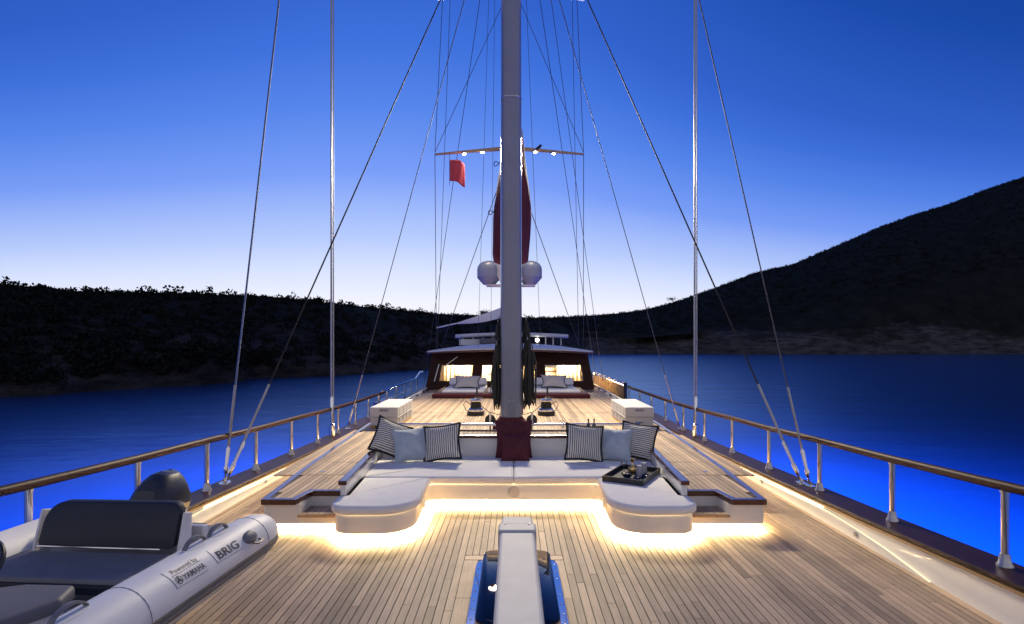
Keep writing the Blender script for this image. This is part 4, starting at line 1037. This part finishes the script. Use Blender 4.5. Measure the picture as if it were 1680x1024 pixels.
for x in (-2.2, -.7, .8, 2.3):
    b = MB(); b.lathe([(.14, 0), (.14, -.02), (.0, -.025)], (x, 24.3, 1.795), 16); b.build('ceiling_lamp', 'cabin_lamp', dh)
    ld = bpy.data.lights.new('cabin_light', 'POINT'); ld.energy = 430; ld.color = (1, .82, .56); ld.shadow_soft_size = .12
    lo = bpy.data.objects.new('cabin_light', ld); COL.objects.link(lo); lo.location = (x, 24.2, 1.65); lo.parent = dh
b = MB(); b.lathe([(.05, 0), (.09, .08), (.06, .14)], (-2.0, 23.6, .62), 12); b.box((-2.3, 23.4, .43), (-1.7, 23.9, .62)); b.build('side_table', 'amber_teak', dh, True)
# roof: cambered, rising aft
rows = []
for j, (y, hw, zc, zt) in enumerate(((22.25, 3.30, 2.04, 1.93), (22.6, 3.25, 2.07, 1.95), (24, 3.0, 2.14, 2.0), (25.6, 2.7, 2.21, 2.05), (30, 2.7, 2.23, 2.08))):
    rows.append([(X0 + hw * u, y + (.25 * u * u if j < 2 else 0), lerp(zc, zt, abs(u) ** 2.2)) for u in [k / 12 - 1 for k in range(25)]])
b = MB(); b.grid(rows); b.build('roof', 'white_paint', dh, True, solid=.05)
fr_r = [[(p[0], p[1] + .02, p[2] - .03) for p in rows[0]], [(p[0], p[1] + .02, p[2] - .10) for p in rows[0]]]
b = MB(); b.grid(fr_r); b.build('roof_fascia', 'mahogany', dh, True, solid=.03)
# flybridge
fb = thing('flybridge', 'white flybridge with slim hardtop above the deckhouse roof', 'flybridge')
hz = 2.5
rows = [[(X0 + .05 + 2.85 * u, y, z - .10 * abs(u) ** 2) for u in [k / 8 - 1 for k in range(17)]] for y, z in ((28.6, 2.66), (28.7, 2.74), (31, 2.78))]
b = MB(); b.grid(rows); b.build('hardtop', 'white_paint', fb, True, solid=.14)
for x in (-2.75, 1.62, 2.0, 2.4): 
    b = MB(); b.tube([(x, 28.8, 2.15), (x, 28.8, 2.62)], .03, 8); b.build('post', 'white_paint', fb, True)
b = MB(); b.box((-2.7, 28.7, 2.16), (-1.0, 28.8, 2.47)); b.build('coaming', 'white_paint', fb, bevel=.02)
for k in range(4):
    b = MB(); b.box((-2.6 + .5 * k, 28.74, 2.475), (-2.54 + .5 * k, 28.8, 2.62)); b.build('mullion', 'white_paint', fb)
b = MB(); b.box((-1.72, 28.3, 2.22), (-.6, 28.69, 2.50)); b.build('helm_seat', 'grey_vinyl', fb, bevel=.06, seg=3)
b = MB(); b.lathe([(.001, -.11), (.07, -.085), (.11, 0), (.07, .085), (.001, .11)], (1.18, 28.6, 2.42), 16); b.build('globe_lamp', 'globe_lamp', fb, True)
b = MB(); b.tube([(1.18, 28.6, 2.1), (1.18, 28.6, 2.32)], .02); b.build('lamp_stem', 'steel', fb)
# sun awning
aw = thing('sun_awning', 'cream triangular awning stretched over the flybridge left of the mast', 'awning')
A, B_, C_ = at(838, 499, 26), at(838, 516, 25), at(744, 531.5, 26)
rows = []
for i in range(11):
    f_ = i / 10; p = C_.lerp(A, f_); q = C_.lerp(B_, f_); rows.append([tuple(p.lerp(q, g / 6) + Vector((0, .5 * math.sin(math.pi * f_) * (g / 6), -.10 * math.sin(math.pi * f_) * (.2 + g / 6)))) for g in range(7)])
b = MB(); b.grid(rows); b.build('cloth', 'white_cloth', aw, True, solid=.01)
b = MB(); b.tube([at(716, 538, 26), at(748, 531, 26)], .035, 8); b.build('pole', 'white_paint', aw, True)

# gangway stowed outside the right railing, lit amber from the side deck lamp
gw = thing('stowed_gangway', 'amber lit stowed gangway with wooden slats at the right beyond the deckhouse', 'gangway')
for k in range(12):
    y0 = 21.7 + k * .72
    b = MB(); b.box((4.20, y0, .12), (4.235, y0 + .60, .62)); b.build('slat', 'amber_teak', gw, bevel=.01)
for z in (.09, .66):
    b = MB(); b.tube([(4.22, 21.6, z), (4.22, 30.5, z)], .03, 8); b.build('side_tube', 'steel', gw, True)
b = MB(); b.box((4.18, 21.5, .08), (4.30, 21.62, .78)); b.build('end_post', 'black_plastic', gw, bevel=.01)
for k in range(6):
    b = MB(); b.box((4.18, 22 + k * 1.4, .70), (4.28, 22.5 + k * 1.4, .76)); b.build('tread_end', 'white_paint', gw, bevel=.01)
sl_ = thing('side_deck_lamp', 'warm lamp strip low on the right wall of the deckhouse', 'lamp')
b = MB(); b.box((3.30, 23.5, 1.0), (3.33, 30, 1.05)); b.build('strip', 'side_lamp', sl_)
b = MB(); b.box((3.26, 23.45, .98), (3.298, 30.05, 1.07)); b.build('housing', 'dull_steel', sl_)

# ------------------------------------------------------------------ tender
te = thing('inflatable_tender', 'grey and white rigid inflatable tender with outboard stowed on the left foredeck', 'tender', (-3.12, 5.14, 0), R(-4.5))
TZ, TR, HB = .60, .205, .85
def tube_side(sx, name):
    path = []; rad = []
    for ly, r_ in ((.16, .02), (.14, .07), (.10, .115), (.03, .155), (-.08, .185), (-.22, .2), (-.35, TR)):
        path.append((sx * HB, ly, TZ)); rad.append(r_)
    for k in range(1, 14): path.append((sx * HB, -.35 - .19 * k, TZ)); rad.append(TR)
    for k in range(1, 10):
        a = k / 9 * math.pi / 2; path.append((sx * (HB * math.cos(a) ** .8), -2.82 - 1.2 * math.sin(a), TZ + .12 * math.sin(a))); rad.append(TR)
    b = MB(); b.tube(path, rad, 64); return b.build(name, 'hypalon', te, True, angle=80)
rt = tube_side(1, 'right_tube'); lt_ = tube_side(-1, 'left_tube')
rt.name = 'buoyancy_tube'; lt_.name = 'buoyancy_tube.001'
def on_tube(s, th_, off=0.0, sx=1):
    return Vector((sx * (HB + (TR + off) * math.cos(th_)), s, TZ + (TR + off) * math.sin(th_)))
# seams round the tube
for s in (-.22, -1.62):
    b = MB(); b.tube([on_tube(s, k * .25, .0005) if s < -.3 else Vector((HB + .2005 * math.cos(k * .25), s, TZ + .2005 * math.sin(k * .25))) for k in range(26)], .0035, 4); b.build('seam', 'grey_rubber', rt)
# rubbing strake: ribbed band low on the outside
for t0, t1, off, mt in ((-.02, -.17, .010, 'strake_rubber'), (-.17, -.30, .018, 'grey_rubber'), (-.30, -.42, .010, 'strake_rubber')):
    S = [.0 - .1 * k for k in range(29)]
    for sx, par in ((1, rt), (-1, lt_)):
        b = MB(); rings = []
        for s in S:
            rr_ = TR if s < -.35 else interp(s, [(-.35, TR), (-.22, .2), (-.08, .185), (.03, .155)])
            f_ = lambda th_, o_: (sx * (HB + (rr_ + o_) * math.cos(th_)), s, TZ + (rr_ + o_) * math.sin(th_))
            rings.append([f_(t0, -.005), f_(t0, off * .7), f_((t0 + t1) / 2, off), f_(t1, off * .7), f_(t1, -.005)])
        b.loft(rings); b.build('rubbing_strake', mt, par, True)
# lettering
def wrap(body, size, s0, th0, mat='print_ink', length=None, offset=0.0, shear=0.0):
    vs, fs = text_mesh(body, size, offset=offset, shear=shear); w = max(v.x for v in vs); k = (length / w) if length else 1
    b = MB(); b.add([on_tube(s0 + v.x * k, th0 + v.y / TR, .003) for v in vs], fs); return b.build('lettering', mat, rt)
wrap('BRIG', .092, -.90, R(30), length=.275, offset=.0018)
wrap('YAMAHA', .060, -1.27, R(32), length=.225, offset=.001)
wrap('Powered by', .052, -1.325, R(53), length=.262, offset=.0002)
def ink_line(p, q, r=.0016):
    n = 8; b = MB(); b.tube([on_tube(lerp(p[0], q[0], k / n), R(lerp(p[1], q[1], k / n)), .001) for k in range(n + 1)], r, 4); b.build('print_line', 'print_ink', rt)
ink_line((-.935, 60), (-.925, 26)); ink_line((-.925, 26), (-.60, 24)); ink_line((-1.375, 68), (-1.36, 27)); ink_line((-1.36, 27), (-1.04, 25)); ink_line((-1.34, 50), (-1.05, 50))
lc = (-1.312, 38.5)
b = MB()
for k in range(24):
    a, c = 2 * math.pi * k / 24, 2 * math.pi * (k + 1) / 24; q = lambda a_, r_: on_tube(lc[0] + r_ * math.cos(a_), R(lc[1]) + r_ * math.sin(a_) / TR, .003)
    b.add([q(a, .030), q(c, .030), q(c, .024), q(a, .024)], [(0, 1, 2, 3)])
for k in range(3):
    a = math.pi / 2 + k * 2.094; q = lambda u_, w_: on_tube(lc[0] + u_ * math.cos(a) - w_ * math.sin(a), R(lc[1]) + (u_ * math.sin(a) + w_ * math.cos(a)) / TR, .003)
    b.add([q(.0, -.004), q(.024, -.006), q(.024, .006), q(0, .004)], [(0, 1, 2, 3)])
b.add([on_tube(lc[0] + .012 * math.cos(a), R(lc[1]) + .012 * math.sin(a) / TR, .0021) for a in [k * .524 for k in range(12)]], [tuple(range(12))]); b.build('round_emblem', 'print_ink', rt)
# tow eye fairing
vs = []
b = MB(); rings = []
for j, (f_, h_) in enumerate(((1.0, .0), (.97, .012), (.85, .022), (.6, .030), (.3, .034), (.05, .035))):
    rings.append([on_tube(-.455 + .085 * f_ * math.cos(a) * (1.15 if math.cos(a) < 0 else .85), R(36) + .052 * f_ * math.sin(a) / TR, h_) for a in [2 * math.pi * k / 20 for k in range(20)]])
b.loft(rings); tw = b.build('tow_eye_pad', 'grey_rubber', rt, True, angle=60)
b = MB(); b.tube([on_tube(-.42, R(24), .03), on_tube(-.40, R(19), .05), on_tube(-.46, R(17), .05), on_tube(-.50, R(22), .03)], .008, 6); b.build('eye', 'black_plastic', tw, True)
# grab handles
for s in (-.62, -.90, -1.98):
    b = MB(); rings = []
    for k in range(11):
        u = k / 10; hh = .055 * math.sin(math.pi * u) ** .7; c = on_tube(s - .12 + .24 * u, R(92), hh + .006)
        rings.append([(c.x - .018, c.y, c.z - .006), (c.x + .018, c.y, c.z - .006), (c.x + .014, c.y, c.z + .008), (c.x - .014, c.y, c.z + .008)])
    b.loft(rings); hd = b.build('grab_handle', 'grey_rubber', rt, True, angle=50)
    b = MB(); b.loft([[on_tube(s + .13 * math.cos(a), R(92) + .05 * math.sin(a) / TR, o_) for a in [2 * math.pi * k / 16 for k in range(16)]] for o_ in (-.002, .004)]); b.build('handle_pad', 'hypalon', hd)
# hull, floor, transom
b = MB(); b.loft([[(-.78, ly, .50), (-.45, ly, .22), (0, ly, .10), (.45, ly, .22), (.78, ly, .50)] for ly in (-.5, -2.8)] + [[(-.3, -3.8, .6), (-.15, -3.8, .45), (0, -3.85, .38), (.15, -3.8, .45), (.3, -3.8, .6)]]); b.build('hull', 'white_paint', te, True)
b = MB(); b.box((-.75, -3.0, .44), (.75, -.5, .47)); b.build('floor', 'grey_floor', te)
b = MB(); b.box((-.66, -.52, .30), (.66, -.45, .82)); b.build('transom', 'white_paint', te, bevel=.015)
b = MB(); b.box((-.20, -.44, .47), (.66, .0, .66)); b.build('aft_platform', 'grey_floor', te, bevel=.02)
# aft bench with tall backrest
b = MB(); b.loft([[(-.60, ly, .47), (.60, ly, .47), (.60, ly, .60), (-.60, ly, .60)] for ly in (-1.2, -.62)]); b.build('bench_box', 'grey_floor', te, bevel=.03)
b = MB(); b.box((-.60, -1.30, .605), (.60, -.80, .70)); b.build('bench_cushion', 'seat_vinyl', te, bevel=.025, seg=3)
b = MB(); b.box((-.605, -1.315, .595), (.605, -1.27, .672)); b.build('cushion_edge', 'dark_vinyl', te, bevel=.02)
P = rounded([(-.50, .735, .03), (.60, .735, .03), (.60, 1.055, .08), (-.50, 1.045, .15)], 8)
b = MB()
def brest(p, d): return (p.x, -.82 + d + (p.y - .72) * .35, p.y)
b.loft([[brest(p, .0) for p in inset(P, .012)], [brest(p, .012) for p in P], [brest(p, .075) for p in P], [brest(p, .09) for p in inset(P, .015)]]); b.build('backrest', 'dark_vinyl', te, True, angle=50)
for sx in (-1, 1):
    b = MB(); P2 = [(-.86, .60), (-.66, .60), (-.64, 1.0), (-.72, 1.02), (-.80, .74)]
    b.loft([[(.05 + sx * .575, y, z - .03) for y, z in P2], [(.05 + sx * .60, y, z - .03) for y, z in P2]]); b.build('backrest_bracket', 'white_paint', te, bevel=.008)
b = MB(); b.tube([(-.5, -.80, .728), (.5, -.80, .728)], .010, 8); b.build('seat_tube', 'steel', te, True)
# forward console seat, console and wheel
b = MB(); P3 = [Vector((-.62, -2.55)), Vector((.20, -2.45)), Vector((.50, -1.66)), Vector((.42, -1.46)), Vector((.1, -1.47)), Vector((-.62, -1.78))]
b = soft_slab(rounded([(p.x, p.y, .05) for p in P3], 5), .66, .745, .03); b.build('console_seat', 'grey_vinyl', te, True, angle=60)
b = MB(); Pi = inset(P3, .05); b.loft([[(p.x, p.y, .47) for p in Pi], [(p.x, p.y, .655) for p in Pi]]); b.build('console_box', 'white_paint', te, bevel=.02)
b = MB(); b.loft([[(-.65, -2.0, .70), (.10, -1.9, .70), (.10, -1.68, .70), (-.65, -1.68, .70)], [(-.65, -1.9, .84), (.05, -1.84, .82), (.03, -1.70, .81), (-.65, -1.70, .82)]]); cs = b.build('console', 'white_paint', te, bevel=.025)
wc = Vector((-.20, -1.55, .87)); ax1 = Vector((1, 0, 0)); ax2 = Vector((0, .62, .78))
wh = MB(); wh.tube([wc + (ax1 * math.cos(a) + ax2 * math.sin(a)) * .17 for a in [2 * math.pi * k / 32 for k in range(32)]], .017, 8, closed=True)
for a in (-.5, 1.57, 3.64): wh.tube([wc, wc + (ax1 * math.cos(a) + ax2 * math.sin(a)) * .165], .012, 6)
wh.tube([wc, wc + Vector((0, -.12, .09)) * 1.0], .03, 8); wh.build('steering_wheel', 'black_plastic', cs, True)
# outboard
def mring(z, x0, x1, y0, y1, p=2.6, n=24, sk=0): 
    out = []
    for k in range(n):
        a = 2 * math.pi * k / n; c, s_ = math.cos(a), math.sin(a)
        out.append(((x0 + x1) / 2 + (x1 - x0) / 2 * math.copysign(abs(c) ** (2 / p), c), (y0 + y1) / 2 + (y1 - y0) / 2 * math.copysign(abs(s_) ** (2 / p), s_), z + sk * ((y0 + y1) / 2 + (y1 - y0) / 2 * s_ - y0)))
    return out
b = MB(); CW = [(.80, .15, -.34, .06, 4), (.85, .20, -.40, .13, 4), (.90, .212, -.41, .155, 4), (.96, .205, -.40, .16, 4), (1.03, .178, -.35, .15, 3.6), (1.09, .142, -.27, .125, 3.2), (1.125, .10, -.19, .09, 3), (1.135, .05, -.11, .04, 2.5)]
rings = []
for z, w, y0, y1, p in CW:
    rings.append([(x, y, z_ + .05 * (z_ > .9) * (1 - abs(x) / .21) * (z_ - .9) / .27 - .16 * (z_ - .8) * (y - .15)) for x, y, z_ in mring(z, -w, w, y0, y1, p, 20)])
b.loft(rings); b.xf(Matrix.Translation((.10, -.16, .0)) @ Matrix.Diagonal((.86, .8, 1, 1))); ou = b.build('outboard_cowl', 'cowl_paint', te, True, angle=15)
b = MB(); b.loft([mring(.862, -.203, .203, -.408, .128, 3.2), mring(.885, -.207, .207, -.412, .134, 3.2)]); b.xf(Matrix.Translation((.10, -.16, .03)) @ Matrix.Diagonal((.86, .8, 1, 1))); b.build('cowl_band', 'black_plastic', ou, True)
b = MB(); b.loft([mring(.30, -.05, .05, -.2, .06), mring(.55, -.07, .07, -.25, .08), mring(.80, -.12, .12, -.35, .08)]); b.xf(Matrix.Translation((.03, .05, .02))); b.build('outboard_leg', 'white_paint', te, True)
b = MB(); b.tube([(.30, -.12, .70), (.42, -.12, .70), (.46, -.2, .70), (.40, -.28, .70), (.28, -.26, .70)], .012, 6); b.build('stern_cleat', 'black_plastic', te, True)
# cradle chocks
for ly in (-.9, -2.4):
    b = MB(); b.box((-.6, ly - .05, .002), (.72, ly + .05, .16)); ck = b.build('cradle_chock', 'amber_teak', te, bevel=.01)
    b = MB(); b.box((-.2, ly - .04, .161), (.2, ly + .04, .2)); b.build('cradle_pad', 'grey_rubber', ck)

# ------------------------------------------------------------------ lamps under the hull
for sx, ys_, e in ((1, (6, 12, 19), 1.0), (-1, (6, 13, 20), .62)):
    for y in ys_:
        ld = bpy.data.lights.new('underwater_light', 'POINT'); ld.energy = SEA_W * e; ld.color = (.35, .6, 1.0); ld.shadow_soft_size = .5
        lo = bpy.data.objects.new('underwater_light', ld); COL.objects.link(lo); lo.location = (sx * 7.0, y, SEA - 6.0)
print('planks', nplk, 'objects', len(bpy.data.objects))
